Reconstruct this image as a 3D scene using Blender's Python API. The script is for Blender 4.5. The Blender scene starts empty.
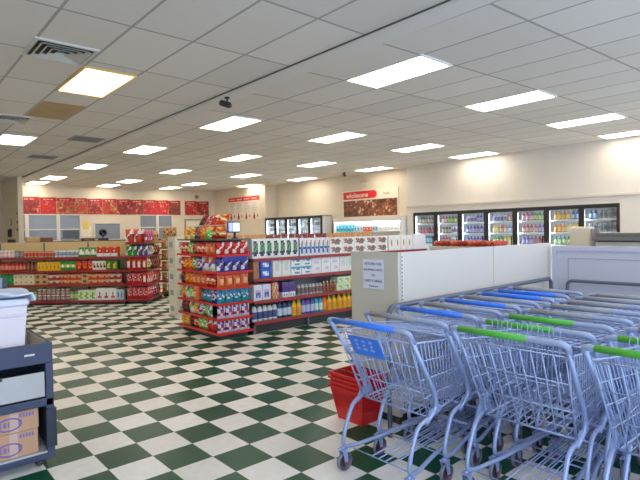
import bpy, math, random
from mathutils import Vector, Matrix
random.seed(7)
R = math.radians
SC = bpy.context.scene
COL = SC.collection

# ------------------------------------------------------------------ materials
def lin(c):
    c = c / 255.0
    return c / 12.92 if c <= 0.04045 else ((c + 0.055) / 1.055) ** 2.4
def rgb(c):
    m = max(max(c), 1)
    return tuple(lin(m*(x/m)**1.35) for x in c[:3]) + (1.0,)
MATS = {}
def P(c, rough=0.5, metal=0.0, noise=0.0, scale=30.0, spec=0.5):
    key = (tuple(c), rough, metal, noise, scale, spec)
    if key in MATS: return MATS[key]
    m = bpy.data.materials.new('finish'); m.use_nodes = True
    nt = m.node_tree; b = nt.nodes['Principled BSDF']
    b.inputs['Roughness'].default_value = rough
    b.inputs['Metallic'].default_value = metal
    b.inputs['Specular IOR Level'].default_value = spec
    col = rgb(c)
    if noise > 0:
        tc = nt.nodes.new('ShaderNodeTexCoord'); n = nt.nodes.new('ShaderNodeTexNoise')
        n.inputs['Scale'].default_value = scale; n.inputs['Detail'].default_value = 4
        nt.links.new(tc.outputs['Object'], n.inputs['Vector'])
        r = nt.nodes.new('ShaderNodeValToRGB')
        r.color_ramp.elements[0].position = .3; r.color_ramp.elements[1].position = .7
        r.color_ramp.elements[0].color = tuple(x * (1 - noise) for x in col[:3]) + (1,)
        r.color_ramp.elements[1].color = tuple(min(1, x * (1 + noise)) for x in col[:3]) + (1,)
        nt.links.new(n.outputs['Fac'], r.inputs['Fac']); nt.links.new(r.outputs['Color'], b.inputs['Base Color'])
    else:
        n = nt.nodes.new('ShaderNodeRGB'); n.outputs[0].default_value = col
        nt.links.new(n.outputs[0], b.inputs['Base Color'])
    MATS[key] = m
    return m
def EM(c, s):
    key = ('em', tuple(c), s)
    if key in MATS: return MATS[key]
    m = bpy.data.materials.new('lit_surface'); m.use_nodes = True
    b = m.node_tree.nodes['Principled BSDF']
    b.inputs['Base Color'].default_value = (.8, .8, .8, 1)
    b.inputs['Emission Color'].default_value = rgb(c); b.inputs['Emission Strength'].default_value = s
    MATS[key] = m
    return m
def GLASS():
    if 'glass' in MATS: return MATS['glass']
    m = bpy.data.materials.new('door_glass'); m.use_nodes = True
    nt = m.node_tree; nt.nodes.remove(nt.nodes['Principled BSDF'])
    t = nt.nodes.new('ShaderNodeBsdfTransparent'); t.inputs[0].default_value = (.93, .96, .96, 1)
    g = nt.nodes.new('ShaderNodeBsdfGlossy'); g.inputs['Roughness'].default_value = .03
    mx = nt.nodes.new('ShaderNodeMixShader'); mx.inputs[0].default_value = .06
    nt.links.new(t.outputs[0], mx.inputs[1]); nt.links.new(g.outputs[0], mx.inputs[2])
    nt.links.new(mx.outputs[0], nt.nodes['Material Output'].inputs['Surface'])
    MATS['glass'] = m
    return m
def mth(nt, op, a, b=None, c=None):
    n = nt.nodes.new('ShaderNodeMath'); n.operation = op
    for i, v in enumerate((a, b, c)):
        if v is None: continue
        if isinstance(v, (int, float)): n.inputs[i].default_value = v
        else: nt.links.new(v, n.inputs[i])
    return n.outputs[0]
def mixc(nt, f, a, b):
    n = nt.nodes.new('ShaderNodeMix'); n.data_type = 'RGBA'
    if isinstance(f, (int, float)): n.inputs[0].default_value = f
    else: nt.links.new(f, n.inputs[0])
    for i, v in ((6, a), (7, b)):
        if isinstance(v, tuple): n.inputs[i].default_value = v
        else: nt.links.new(v, n.inputs[i])
    return n.outputs[2]
def floor_mat():
    T = 0.3048
    m = bpy.data.materials.new('checker_vinyl'); m.use_nodes = True
    nt = m.node_tree; b = nt.nodes['Principled BSDF']
    g = nt.nodes.new('ShaderNodeNewGeometry'); s = nt.nodes.new('ShaderNodeSeparateXYZ')
    nt.links.new(g.outputs['Position'], s.inputs[0])
    u = mth(nt, 'DIVIDE', s.outputs[0], T); v = mth(nt, 'DIVIDE', s.outputs[1], T)
    fu = mth(nt, 'FLOOR', u); fv = mth(nt, 'FLOOR', v)
    par = mth(nt, 'FLOORED_MODULO', mth(nt, 'ADD', fu, fv), 2.0)
    cmb = nt.nodes.new('ShaderNodeCombineXYZ'); nt.links.new(fu, cmb.inputs[0]); nt.links.new(fv, cmb.inputs[1])
    wn = nt.nodes.new('ShaderNodeTexWhiteNoise'); wn.noise_dimensions = '2D'; nt.links.new(cmb.outputs[0], wn.inputs['Vector'])
    n = nt.nodes.new('ShaderNodeTexNoise'); n.inputs['Scale'].default_value = 14; n.inputs['Detail'].default_value = 6
    nt.links.new(g.outputs['Position'], n.inputs['Vector'])
    gr = mixc(nt, n.outputs['Fac'], rgb((14, 58, 44)), rgb((28, 84, 66)))
    wh = mixc(nt, n.outputs['Fac'], rgb((226, 224, 220)), rgb((250, 249, 246)))
    c = mixc(nt, par, gr, wh)
    dk = mth(nt, 'MULTIPLY_ADD', wn.outputs['Value'], .18, .86)
    # seams between tiles
    du = mth(nt, 'ABSOLUTE', mth(nt, 'SUBTRACT', mth(nt, 'FRACT', u), .5)); dv = mth(nt, 'ABSOLUTE', mth(nt, 'SUBTRACT', mth(nt, 'FRACT', v), .5))
    seam = mth(nt, 'GREATER_THAN', mth(nt, 'MAXIMUM', du, dv), .492)
    dk = mth(nt, 'MULTIPLY', dk, mth(nt, 'MULTIPLY_ADD', seam, -.25, 1.0))
    h = nt.nodes.new('ShaderNodeHueSaturation'); nt.links.new(c, h.inputs['Color']); nt.links.new(dk, h.inputs['Value'])
    nt.links.new(h.outputs[0], b.inputs['Base Color'])
    nt.links.new(mth(nt, 'MULTIPLY_ADD', n.outputs['Fac'], .2, .22), b.inputs['Roughness'])
    b.inputs['Specular IOR Level'].default_value = .14
    return m
def ceiling_mat(px, ox, py, oy, base, skew):
    m = bpy.data.materials.new('ceiling_tiles'); m.use_nodes = True
    nt = m.node_tree; b = nt.nodes['Principled BSDF']; b.inputs['Roughness'].default_value = .9
    g = nt.nodes.new('ShaderNodeNewGeometry'); s = nt.nodes.new('ShaderNodeSeparateXYZ')
    nt.links.new(g.outputs['Position'], s.inputs[0])
    u = mth(nt, 'DIVIDE', mth(nt, 'SUBTRACT', mth(nt, 'MULTIPLY_ADD', s.outputs[1], .022 if skew else 0.0, s.outputs[0]), ox), px); yy = mth(nt, 'ADD', s.outputs[1], mth(nt, 'MULTIPLY', mth(nt, 'SUBTRACT', s.outputs[0], 3.73), skew))
    v = mth(nt, 'DIVIDE', mth(nt, 'SUBTRACT', yy, oy), py)
    fu = mth(nt, 'FLOOR', u); fv = mth(nt, 'FLOOR', v)
    cmb = nt.nodes.new('ShaderNodeCombineXYZ'); nt.links.new(fu, cmb.inputs[0]); nt.links.new(fv, cmb.inputs[1])
    wn = nt.nodes.new('ShaderNodeTexWhiteNoise'); wn.noise_dimensions = '2D'; nt.links.new(cmb.outputs[0], wn.inputs['Vector'])
    n = nt.nodes.new('ShaderNodeTexNoise'); n.inputs['Scale'].default_value = 90; n.inputs['Detail'].default_value = 3
    nt.links.new(g.outputs['Position'], n.inputs['Vector'])
    du = mth(nt, 'MULTIPLY', mth(nt, 'SUBTRACT', .5, mth(nt, 'ABSOLUTE', mth(nt, 'SUBTRACT', mth(nt, 'FRACT', u), .5))), px)
    dv = mth(nt, 'MULTIPLY', mth(nt, 'SUBTRACT', .5, mth(nt, 'ABSOLUTE', mth(nt, 'SUBTRACT', mth(nt, 'FRACT', v), .5))), py)
    bar = mth(nt, 'LESS_THAN', mth(nt, 'MINIMUM', du, dv), .014)
    c = mixc(nt, mth(nt, 'MULTIPLY', n.outputs['Fac'], .6), rgb(base), rgb(tuple(x * .93 for x in base)))
    c = mixc(nt, bar, c, rgb(tuple(x * .72 for x in base)))
    h = nt.nodes.new('ShaderNodeHueSaturation'); nt.links.new(c, h.inputs['Color'])
    nt.links.new(mth(nt, 'MULTIPLY_ADD', wn.outputs['Value'], .12, .92), h.inputs['Value'])
    nt.links.new(h.outputs[0], b.inputs['Base Color'])
    return m
def patch_mat(cols, scale=4.0, seed=0.0, rough=.5):
    """printed food photograph: overlapping mottles of several colours"""
    m = bpy.data.materials.new('printed_photo'); m.use_nodes = True
    nt = m.node_tree; b = nt.nodes['Principled BSDF']; b.inputs['Roughness'].default_value = rough
    tc = nt.nodes.new('ShaderNodeTexCoord'); mp = nt.nodes.new('ShaderNodeMapping')
    mp.inputs['Location'].default_value = (seed * 3.1, seed * 1.7, seed)
    nt.links.new(tc.outputs['Object'], mp.inputs['Vector'])
    ns = nt.nodes.new('ShaderNodeTexNoise'); ns.inputs['Scale'].default_value = scale; ns.inputs['Detail'].default_value = 2.5; ns.inputs['Distortion'].default_value = 1.2
    nt.links.new(mp.outputs[0], ns.inputs['Vector'])
    n2 = nt.nodes.new('ShaderNodeTexNoise'); n2.inputs['Scale'].default_value = scale*3.2; n2.inputs['Detail'].default_value = 4
    nt.links.new(mp.outputs[0], n2.inputs['Vector'])
    f = mth(nt, 'MULTIPLY_ADD', ns.outputs['Fac'], 2.2, mth(nt, 'MULTIPLY_ADD', n2.outputs['Fac'], 1.9, -1.55))
    r = nt.nodes.new('ShaderNodeValToRGB'); els = r.color_ramp.elements
    while len(els) < len(cols): els.new(.5)
    for i, c in enumerate(cols):
        els[i].position = i / (len(cols) - 1); els[i].color = rgb(c)
    nt.links.new(f, r.inputs['Fac']); nt.links.new(r.outputs[0], b.inputs['Base Color'])
    return m

# ------------------------------------------------------------------ mesh builder
class MB:
    def __init__(s): s.v, s.f, s.m, s.sm = [], [], [], []
    def add(s, vs, fs, mi=0, smooth=False):
        b = len(s.v); s.v += [tuple(x) for x in vs]
        for k, f in enumerate(fs):
            s.f.append([b + i for i in f]); s.m.append(mi[k] if isinstance(mi, list) else mi); s.sm.append(smooth)
        return s
    def box(s, x0, x1, y0, y1, z0, z1, mi=0):
        v = [(x0,y0,z0),(x1,y0,z0),(x1,y1,z0),(x0,y1,z0),(x0,y0,z1),(x1,y0,z1),(x1,y1,z1),(x0,y1,z1)]
        return s.add(v, [(0,3,2,1),(4,5,6,7),(0,1,5,4),(1,2,6,5),(2,3,7,6),(3,0,4,7)], mi)
    def cbox(s, x0, x1, y0, y1, z0, z1, c=.01, mi=0):
        """box with chamfered vertical and top/bottom edges"""
        def ring(ix, z): return [(x0+ix+c*(ix==0)*0+cx, y0+ix+cy, z) for cx, cy in ()]
        def oct_(i, z):
            a, b, d, e = x0 + i, x1 - i, y0 + i, y1 - i
            return [(a+c,d,z),(b-c,d,z),(b,d+c,z),(b,e-c,z),(b-c,e,z),(a+c,e,z),(a,e-c,z),(a,d+c,z)]
        vs = oct_(c*.8, z0) + oct_(0, z0+c) + oct_(0, z1-c) + oct_(c*.8, z1)
        fs = [tuple(reversed(range(8)))] + [(24+i) for i in ()]
        for r in range(3):
            for i in range(8):
                j = (i+1) % 8
                fs.append((r*8+i, r*8+j, r*8+8+j, r*8+8+i))
        fs.append(tuple(range(24, 32)))
        return s.add(vs, fs, mi)
    def tube(s, pts, r, n=6, mi=0, closed=False):
        pts = [Vector(p) for p in pts]; L = len(pts)
        rr = r if isinstance(r, list) else [r] * L
        vs, fs = [], []
        up = None
        for i, p in enumerate(pts):
            if closed: t = pts[(i+1) % L] - pts[i-1]
            else: t = pts[min(i+1, L-1)] - pts[max(i-1, 0)]
            t.normalize()
            if up is None:
                up = Vector((0,0,1)) if abs(t.z) < .9 else Vector((1,0,0))
            up = up - t * up.dot(t)
            if up.length < 1e-5: up = t.orthogonal()
            up.normalize(); w = t.cross(up)
            for k in range(n):
                a = 2*math.pi*k/n
                vs.append(p + (up*math.cos(a) + w*math.sin(a)) * rr[i])
        for i in range(L if closed else L-1):
            j = (i+1) % L
            for k in range(n):
                l = (k+1) % n
                fs.append((i*n+k, i*n+l, j*n+l, j*n+k))
        if not closed:
            fs.append(tuple(reversed(range(n)))); fs.append(tuple(range((L-1)*n, L*n)))
        return s.add(vs, fs, mi, n > 4)
    def lathe(s, prof, n=12, c=(0,0,0), sx=1, sy=1, axis='z'):
        """prof: (radius, height, material of the band up to the next ring)"""
        vs, fs, ms = [], [], []
        for r, z, *_ in prof:
            for k in range(n):
                a = 2*math.pi*k/n; x, y = r*math.cos(a)*sx, r*math.sin(a)*sy
                vs.append((c[0]+x, c[1]+y, c[2]+z) if axis == 'z' else (c[0]+x, c[1]+z, c[2]+y))
        for i in range(len(prof)-1):
            mi = prof[i][2] if len(prof[i]) > 2 else 0
            for k in range(n):
                l = (k+1) % n
                q = (i*n+k, i*n+l, i*n+n+l, i*n+n+k)
                fs.append(q if axis == 'z' else q[::-1]); ms.append(mi)
        fs.append(tuple(reversed(range(n)))); ms.append(prof[0][2] if len(prof[0]) > 2 else 0)
        e = len(prof)-1
        fs.append(tuple(range(e*n, e*n+n))); ms.append(prof[e-1][2] if len(prof[e-1]) > 2 else 0)
        return s.add(vs, fs, ms, True)
    def prism(s, poly, y0, y1, mi=0):
        """polygon in x,z pushed along y"""
        n = len(poly)
        vs = [(x, y0, z) for x, z in poly] + [(x, y1, z) for x, z in poly]
        fs = [tuple(range(n)), tuple(reversed(range(n, 2*n)))] + [((i+1) % n, i, n+i, n+(i+1) % n) for i in range(n)]
        return s.add(vs, fs, mi)
    def mesh(s, name, mats):
        me = bpy.data.meshes.new(name); me.from_pydata(s.v, [], s.f)
        for m in (mats if isinstance(mats, (list, tuple)) else [mats]): me.materials.append(m)
        me.polygons.foreach_set('material_index', s.m); me.polygons.foreach_set('use_smooth', s.sm)
        me.update(); return me
    def build(s, name, mats, parent=None, loc=None, rot=None, bevel=0):
        return link(name, s.mesh(name, mats), parent, loc, rot, bevel)
def link(name, me, parent=None, loc=None, rot=None, bevel=0):
    o = bpy.data.objects.new(name, me); COL.objects.link(o)
    if parent is not None: o.parent = parent
    if loc is not None: o.location = loc
    if rot is not None: o.rotation_euler = rot if isinstance(rot, (tuple, list)) else (0, 0, rot)
    if bevel:
        b = o.modifiers.new('edge', 'BEVEL'); b.width = bevel; b.segments = 2; b.limit_method = 'ANGLE'
    return o
def tag(o, label, cat, group=None):
    o['label'] = label; o['category'] = cat
    if group: o['group'] = group
    return o
def thing(name, label, cat, loc=(0,0,0), rz=0, group=None):
    o = bpy.data.objects.new(name, None); COL.objects.link(o); o.empty_display_size = .1
    o.location = loc; o.rotation_euler = (0, 0, rz)
    return tag(o, label, cat, group)
def struct(name, mb, mats, parent=None, **k):
    o = mb.build(name, mats, parent, **k)
    if parent is None: o['kind'] = 'structure'
    return o
def copy_tree(o, parent=None):
    c = o.copy(); COL.objects.link(c)
    if parent is not None: c.parent = parent
    for ch in list(o.children): copy_tree(ch, c)
    return c
def fillet(pts, r, n=5):
    pts = [Vector(p) for p in pts]; out = [pts[0]]
    for i in range(1, len(pts)-1):
        a, b, c = pts[i-1], pts[i], pts[i+1]
        d1 = (a-b); d2 = (c-b); q = min(r, d1.length*.45, d2.length*.45)
        p1 = b + d1.normalized()*q; p2 = b + d2.normalized()*q
        for k in range(n+1):
            t = k/n; out.append(p1*(1-t)**2 + b*2*t*(1-t) + p2*t*t)
    out.append(pts[-1]); return out
def text(s, size, mat, parent, loc, rot, name='lettering', align='CENTER', bold=0.0):
    cu = bpy.data.curves.new('lettering', 'FONT'); cu.body = s; cu.size = size
    cu.align_x = align; cu.align_y = 'CENTER'; cu.extrude = .001; cu.offset = bold
    t = bpy.data.objects.new('tmp', cu); COL.objects.link(t)
    bpy.context.view_layer.update()
    me = bpy.data.meshes.new_from_object(t.evaluated_get(bpy.context.evaluated_depsgraph_get()))
    bpy.data.objects.remove(t)
    me.materials.clear(); me.materials.append(mat)
    return link(name, me, parent, loc, rot)

# ------------------------------------------------------------------ camera
def camera():
    f, yaw, pitch, roll = 510.0626, -0.719735, -0.0182622, -0.0183865
    fw = Vector((-math.sin(yaw)*math.cos(pitch), math.cos(yaw)*math.cos(pitch), math.sin(pitch)))
    r = Vector((math.cos(yaw), math.sin(yaw), 0)); u = r.cross(fw)
    r2 = r*math.cos(roll) + u*math.sin(roll); u2 = -r*math.sin(roll) + u*math.cos(roll)
    cd = bpy.data.cameras.new('camera'); cam = bpy.data.objects.new('camera', cd); COL.objects.link(cam)
    cd.sensor_width = 36; cd.sensor_fit = 'HORIZONTAL'; cd.lens = f/640*36; cd.clip_end = 200; cd.clip_start = .05
    M = Matrix((r2, u2, -fw)).transposed().to_4x4(); M.translation = Vector((-1.145375, -4.099884, 1.571296))
    cam.matrix_world = M; SC.camera = cam
camera()
SC.view_settings.view_transform = 'Standard'
SC.view_settings.exposure = 0.72
SC.view_settings.gamma = 1.16
w = bpy.data.worlds.new('daylight'); SC.world = w; w.use_nodes = True
w.node_tree.nodes['Background'].inputs[0].default_value = (.62, .78, 1.0, 1)
w.node_tree.nodes['Background'].inputs[1].default_value = 2.0

# ------------------------------------------------------------------ room shell
H = 3.48
CREAM = P((222, 211, 194), .8, noise=.02, scale=3)
PALE = P((228, 222, 215), .8, noise=.02, scale=3)
MB().box(-6.2, 12.2, -6.5, 17.4, -.1, 0)
struct('floor', MB().box(-6.2, 12.2, -6.5, 17.4, -.1, 0), floor_mat())
struct('ceiling', MB().box(2.6, 12.2, -6.5, 17.4, H, H+.1), ceiling_mat(.6095, 3.43, 1.2, .57, (228, 223, 217), .054))
struct('ceiling', MB().box(-6.2, 2.6, -6.5, 17.4, H, H+.1), ceiling_mat(.6095, .70, 1.2, .57, (228, 223, 217), 0))
bm = MB().box(2.53, 2.76, -6.5, 17.0, H-.045, H)
struct('trim_1', bm, P((222, 218, 214), .7))
struct('trim_3', MB().box(2.515, 2.53, -6.5, 17.0, H-.012, H), P((84, 82, 80), .8))
BACK = 17.0
# back wall with openings left closed; windows hang on it
struct('wall_back', MB().box(-6.2, 12.2, BACK, BACK+.2, 0, H), CREAM)
struct('wall_left', MB().box(-6.2, -6.0, -6.5, BACK, 0, H), PALE)
struct('wall_partition', MB().box(2.36, 2.5, 14.45, BACK, 0, H), CREAM)
struct('wall_right', MB().box(10.85, 12.2, 12.9, BACK, 0, H), CREAM)
struct('wall_right', MB().box(11.4, 12.2, 5.9, 12.9, 0, H), CREAM)
wb = MB()
wb.box(11.2, 11.3, 5.66, 5.9, 0, H); wb.box(11.2, 11.3, -6.5, -.02, 0, H)
wb.box(11.2, 11.3, -.02, 5.66, 2.06, H)
wb.box(11.3, 12.2, 5.8, 5.9, 0, H)
struct('wall_right', wb, PALE)
struct('trim_2', MB().box(11.155, 11.2, -6.5, 5.9, 2.22, 2.27), P((214, 206, 198), .7))
struct('baseboard_back', MB().box(2.64, 10.85, BACK-.015, BACK, 0, .1), P((70, 60, 55), .6))
struct('baseboard_right', MB().box(11.185, 11.2, -6.5, 5.9, 0, .1), P((70, 60, 55), .6))

# ------------------------------------------------------------------ ceiling lights
LAMP = EM((255, 244, 226), 6.5)
LAMPW = EM((255, 236, 196), 6.5)
WHITE_METAL = P((228, 226, 222), .5)
def make_light(label, x, y, warm=False):
    t = thing('ceiling_light', label, 'ceiling light', (x, y, H), group='fluorescent ceiling lights')
    fr = MB()
    a, b = .30, .60
    fr.box(-a, a, -b, -b+.025, -.02, 0); fr.box(-a, a, b-.025, b, -.02, 0)
    fr.box(-a, -a+.025, -b+.025, b-.025, -.02, 0); fr.box(a-.025, a, -b+.025, b-.025, -.02, 0)
    fr.build('frame', P((250, 214, 130), .5) if warm else WHITE_METAL, t)
    MB().box(-a+.025, a-.025, -b+.025, b-.025, -.012, -.002).build('diffuser', LAMPW if warm else LAMP, t)
    return t
cols = [(3.69, 'first column right of the ceiling beam'), (6.13, 'second column right of the ceiling beam'), (8.6, 'third column right of the ceiling beam'), (10.72, 'column along the right wall')]
rows = [(-3.7, 'added front fill'), (-.05, 'nearest'), (3.67, 'second nearest'), (7.2, 'third nearest'), (10.75, 'fourth nearest'), (14.3, 'fifth nearest'), (16.3, 'last')]  # first row lies out of view, added for extra light
for cx, cn in cols:
    for ry, rn in rows:
        if cx > 10 and (ry > 15 or ry < -1): continue
        yy = ry
        if cx > 10 and ry > 12: yy = 13.9; cx = 10.5
        if cx > 3: yy -= .054*(cx-3.73)
        make_light(f'lit white fluorescent panel, {rn} in the {cn}', cx - .022*ry*(cx < 10), yy)
make_light('yellow-rimmed lit fluorescent panel beside the square ceiling vent', 1.0, 2.58, True)
make_light('lit fluorescent panel at the left edge, beyond the yellow-rimmed one', 1.0, 7.45)
for x, y, lb in ((-1.6, 2.6, 'added unseen lit fluorescent panel over the open aisle left of the utility cart'), (-1.6, 7.4, 'added unseen lit fluorescent panel over the aisle left of the far food shelving'), (-4.0, 5.0, 'added unseen lit fluorescent panel near the left wall, nearer of two'),
              (-1.6, 12.3, 'added unseen lit fluorescent panel over the back left aisle'), (-4.0, 12.3, 'added unseen lit fluorescent panel near the left wall, farther of two'), (1.0, -3.3, 'added unseen lit fluorescent panel above the store entrance')):
    make_light(lb, x, y)  # panels added out of view to brighten the left side and front

VENT = P((205, 203, 198), .5)
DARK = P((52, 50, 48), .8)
def ring(mb, h, wd, z0, z1):
    mb.box(-h, h, -h, -h+wd, z0, z1); mb.box(-h, h, h-wd, h, z0, z1)
    mb.box(-h, -h+wd, -h+wd, h-wd, z0, z1); mb.box(h-wd, h, -h+wd, h-wd, z0, z1)
def sloped_ring(mb, h0, h1, z0, z1):
    a = [(-h0,-h0,z0),(h0,-h0,z0),(h0,h0,z0),(-h0,h0,z0)]; b = [(-h1,-h1,z1),(h1,-h1,z1),(h1,h1,z1),(-h1,h1,z1)]
    mb.add(a+b, [(i, (i+1) % 4, 4+(i+1) % 4, 4+i) for i in range(4)])
def vent(label, x, y):
    t = thing('ceiling_vent', label, 'vent', (x, y, H))
    f = MB(); ring(f, .3, .035, -.02, 0); f.build('frame', VENT, t)
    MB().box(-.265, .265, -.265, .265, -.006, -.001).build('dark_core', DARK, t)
    l = MB()
    for h in (.24, .18, .12, .06): sloped_ring(l, h, h-.038, -.035, -.008)
    l.build('louver', VENT, t)
vent('square white ceiling vent with nested louvers beside the yellow-rimmed light', .37, 1.66)
vent('square ceiling vent with nested louvers at the far left, past the yellow-rimmed light', .55, 5.4)
def grille(label, x, y, hx, hy):
    t = thing('return_grille', label, 'vent', (x, y, H))
    f = MB(); f.box(-hx, hx, -hy, -hy+.02, -.012, 0); f.box(-hx, hx, hy-.02, hy, -.012, 0); f.box(-hx, -hx+.02, -hy, hy, -.012, 0); f.box(hx-.02, hx, -hy, hy, -.012, 0)
    f.build('frame', P((150, 150, 152), .6), t)
    MB().box(-hx+.02, hx-.02, -hy+.02, hy-.02, -.008, -.001).build('grille_face', P((116, 118, 124), .7, noise=.1, scale=60), t)
grille('grey return air grille in the ceiling next to the beam, nearer of two', 2.1, 6.6, .29, .29)
grille('grey return air grille in the ceiling next to the beam, farther of two', 2.0, 9.6, .29, .29)
tag(MB().box(.72, 1.29, 3.9, 5.05, H-.004, H-.0005).build('ceiling_tile', P((176, 156, 120), .9, noise=.08, scale=4)), 'yellow stained ceiling tile beside the far square vent', 'ceiling tile')
def sec_cam(label, loc, rz):
    t = thing('security_camera', label, 'camera', loc, rz)
    MB().lathe([(.035, -.02), (.035, 0)], 12).build('mount', P((40, 40, 44), .5), t)
    MB().tube([(0, 0, -.02), (0, 0, -.07)], .012).build('arm', P((40, 40, 44), .5), t)
    b = MB().lathe([(.03, -.09), (.042, -.07), (.042, .06), (.036, .075)], 12, (0, 0, -.095), axis='y')
    b.build('camera_body', P((26, 26, 30), .4), t, rot=(R(20), 0, 0))
sec_cam('black security camera hanging on the near side of the ceiling beam', (2.58, 2.04, H-.045), R(35))
sec_cam('small black security camera on the ceiling above the framed food sign', (10.55, 7.95, H), R(120))

# ------------------------------------------------------------------ small wall things
t = thing('emergency_light', 'small twin-head emergency light above the framed food sign', 'emergency light', (11.4, 7.85, 3.12), R(-90))
MB().cbox(-.14, .14, -.07, 0, -.05, .05).build('wall_mount', P((215, 210, 195), .5), t)
for s in (-1, 1): MB().lathe([(.05, -.05), (.05, 0), (.03, .04)], 12, (s*.1, -.06, .09), axis='y').build('lamp_head', P((200, 195, 180), .4), t)
t = thing('alarm_bell', 'small round alarm bell on the back wall over the last meat poster', 'alarm bell', (9.95, BACK, 3.2))
MB().lathe([(.03, -.06), (.09, -.05), (.1, 0)], 16, axis='y').build('bell_dome', P((150, 140, 125), .5), t)
MB().box(-.05, .05, -.012, 0, -.05, .05).build('wall_mount', P((120, 110, 100), .5), t)
t = thing('wall_phone', 'black wall phone on the partition at the far left', 'phone', (2.36, 15.6, 1.68), R(-90))
MB().cbox(-.09, .09, -.06, 0, -.14, .14).build('phone_body', P((28, 28, 30), .5), t)
MB().cbox(-.07, -.02, -.1, -.06, -.13, .13).build('handset', P((20, 20, 22), .5), t)
t = thing('wall_clock', 'small pale round clock on the partition above the black wall phone', 'clock', (2.36, 15.6, 2.05), R(-90))
MB().lathe([(.12, -.03), (.13, 0)], 20, axis='y').build('clock_rim', P((170, 160, 140), .5), t)
MB().lathe([(.105, -.036), (.105, -.03)], 20, axis='y').build('dial', P((240, 236, 225), .5), t)
for i, z in enumerate((2.3, 2.02, 1.78)):
    tag(MB().cbox(2.33, 2.36, 14.52, 14.6, z-.05, z+.05, .006).build('light_switch', P((96, 90, 84), .5)), f'dark switch plate on the end of the partition, {["top", "middle", "bottom"][i]} of three', 'switch')
# wire shelf with hanging tools low on the partition
t = thing('utensil_rack', 'dark utensil rack low on the partition below the wall phone', 'rack', (2.36, 15.5, 1.38), R(-90))
MB().box(-.6, .6, -.03, 0, 0, .05).build('hanging_rail', P((90, 66, 45), .5), t)
for i in range(6):
    MB().box(-.52+i*.2, -.44+i*.2, -.05, -.03, -.2+.03*(i % 2), .09).build('utensil', P((60, 50, 42), .4), t)

# ------------------------------------------------------------------ back wall: windows, door, posters
def window(n, x0, x1, z0, z1, bars, mid=None, dark=None, pane=(132, 140, 152)):
    t = bpy.data.objects.new(f'window_{n}', None); COL.objects.link(t); t.location = ((x0+x1)/2, BACK, z0); t['kind'] = 'structure'
    w2, h = (x1-x0)/2, z1-z0
    f = MB(); fw = .035
    f.box(-w2, w2, -.05, 0, 0, fw); f.box(-w2, w2, -.05, 0, h-fw, h); f.box(-w2, -w2+fw, -.05, 0, fw, h-fw); f.box(w2-fw, w2, -.05, 0, fw, h-fw)
    for b in bars: f.box(b-(x0+x1)/2-.06, b-(x0+x1)/2+.06, -.06, 0, fw, h-fw)
    if mid: f.box(-w2+fw, w2-fw, -.045, 0, mid-z0-.02, mid-z0+.02)
    f.build('window_frame', P((222, 220, 216), .5), t)
    MB().box(-w2+fw, w2-fw, -.02, -.004, fw, h-fw).build('pane', P(pane, .15, noise=.12, scale=1.2), t)
    if dark:
        MB().box(dark[0]-(x0+x1)/2, dark[1]-(x0+x1)/2, -.03, -.0205, dark[2]-z0, dark[3]-z0).build('pane', P((58, 62, 68), .2), t)
    MB().box(-w2-.05, w2+.05, -.16, 0, -.06, 0).build('window_sill', P((52, 46, 44), .5), t)
window(1, 2.60, 4.95, 1.36, 2.375, [3.1, 4.15], 1.8, (4.3, 4.88, 1.42, 1.76))
window(2, 5.45, 6.5, 1.36, 2.05, [], None)
window(3, 7.28, 8.75, 1.3, 2.375, [8.05], 1.85)
t = bpy.data.objects.new('door_1', None); COL.objects.link(t); t.location = (9.8, BACK, 0); t['kind'] = 'structure'
f = MB(); f.box(-.48, -.42, -.06, 0, 0, 2.2); f.box(.42, .48, -.06, 0, 0, 2.2); f.box(-.42, .42, -.06, 0, 2.14, 2.2); f.build('door_frame', P((150, 140, 125), .5), t)
MB().box(-.42, .42, -.04, -.002, .01, 2.14).build('door_leaf', P((232, 225, 208), .6), t)
MB().box(-.16, .22, -.045, -.04, 1.25, 1.85).build('pane', P((48, 50, 46), .2), t)
RED = P((164, 22, 30), .5); REDB = P((214, 28, 34), .5); WHITE = P((240, 238, 232), .5)
MEAT = [[(50, 24, 20), (150, 32, 30), (96, 26, 22), (190, 60, 50), (224, 160, 130)], [(110, 16, 20), (190, 30, 36), (200, 40, 44), (176, 26, 30), (230, 150, 136)], [(50, 44, 30), (170, 40, 34), (200, 56, 44), (96, 104, 50), (220, 160, 120)], [(60, 26, 18), (110, 44, 30), (150, 70, 46), (80, 34, 24), (190, 120, 90)]]
NAMES = ['dark red meat cut', 'bright red ground meat', 'red meat and leaves', 'brown roasted meat']
ORD = ['first', 'second', 'third', 'fourth', 'fifth', 'sixth', 'seventh', 'eighth', 'ninth', 'tenth', 'eleventh', 'twelfth', 'thirteenth']
def poster(i, x0, x1, k, label):
    t = thing('meat_poster', label, 'poster', ((x0+x1)/2, BACK, 2.38), group='meat posters along the back wall')
    w2 = (x1-x0)/2
    MB().box(-w2, w2, -.015, -.001, 0, .62).build('printed_picture', patch_mat(MEAT[k], 4.0, i*1.37), t)
    MB().prism([(-w2, .5), (w2, .5), (w2, .62), (w2*.8, .64), (-w2*.5, .62), (-w2, .61)], -.02, -.015).build('header_strip', RED, t)
    m = MB()
    for q in range(3): m.box(-w2*.6+q*w2*.42, -w2*.6+q*w2*.42+w2*.3, -.022, -.02, .53, .57)
    m.build('lettering', P((226, 170, 165), .5), t)
ks = [0, 1, 2, 2, 0, 2, 0, 0, 1, 1, 3]
for i in range(11):
    x0 = 3.0 + i*.56 - (.34 if i == 0 else 0)
    poster(i, max(2.66, x0), 3.0+(i+1)*.56-.01, ks[i], f'{NAMES[ks[i]]} poster with red heading, {ORD[i]} from the left in the long row')
poster(12, 9.36, 9.94, 1, 'red meat poster with red heading, left one of the separate pair')
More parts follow.
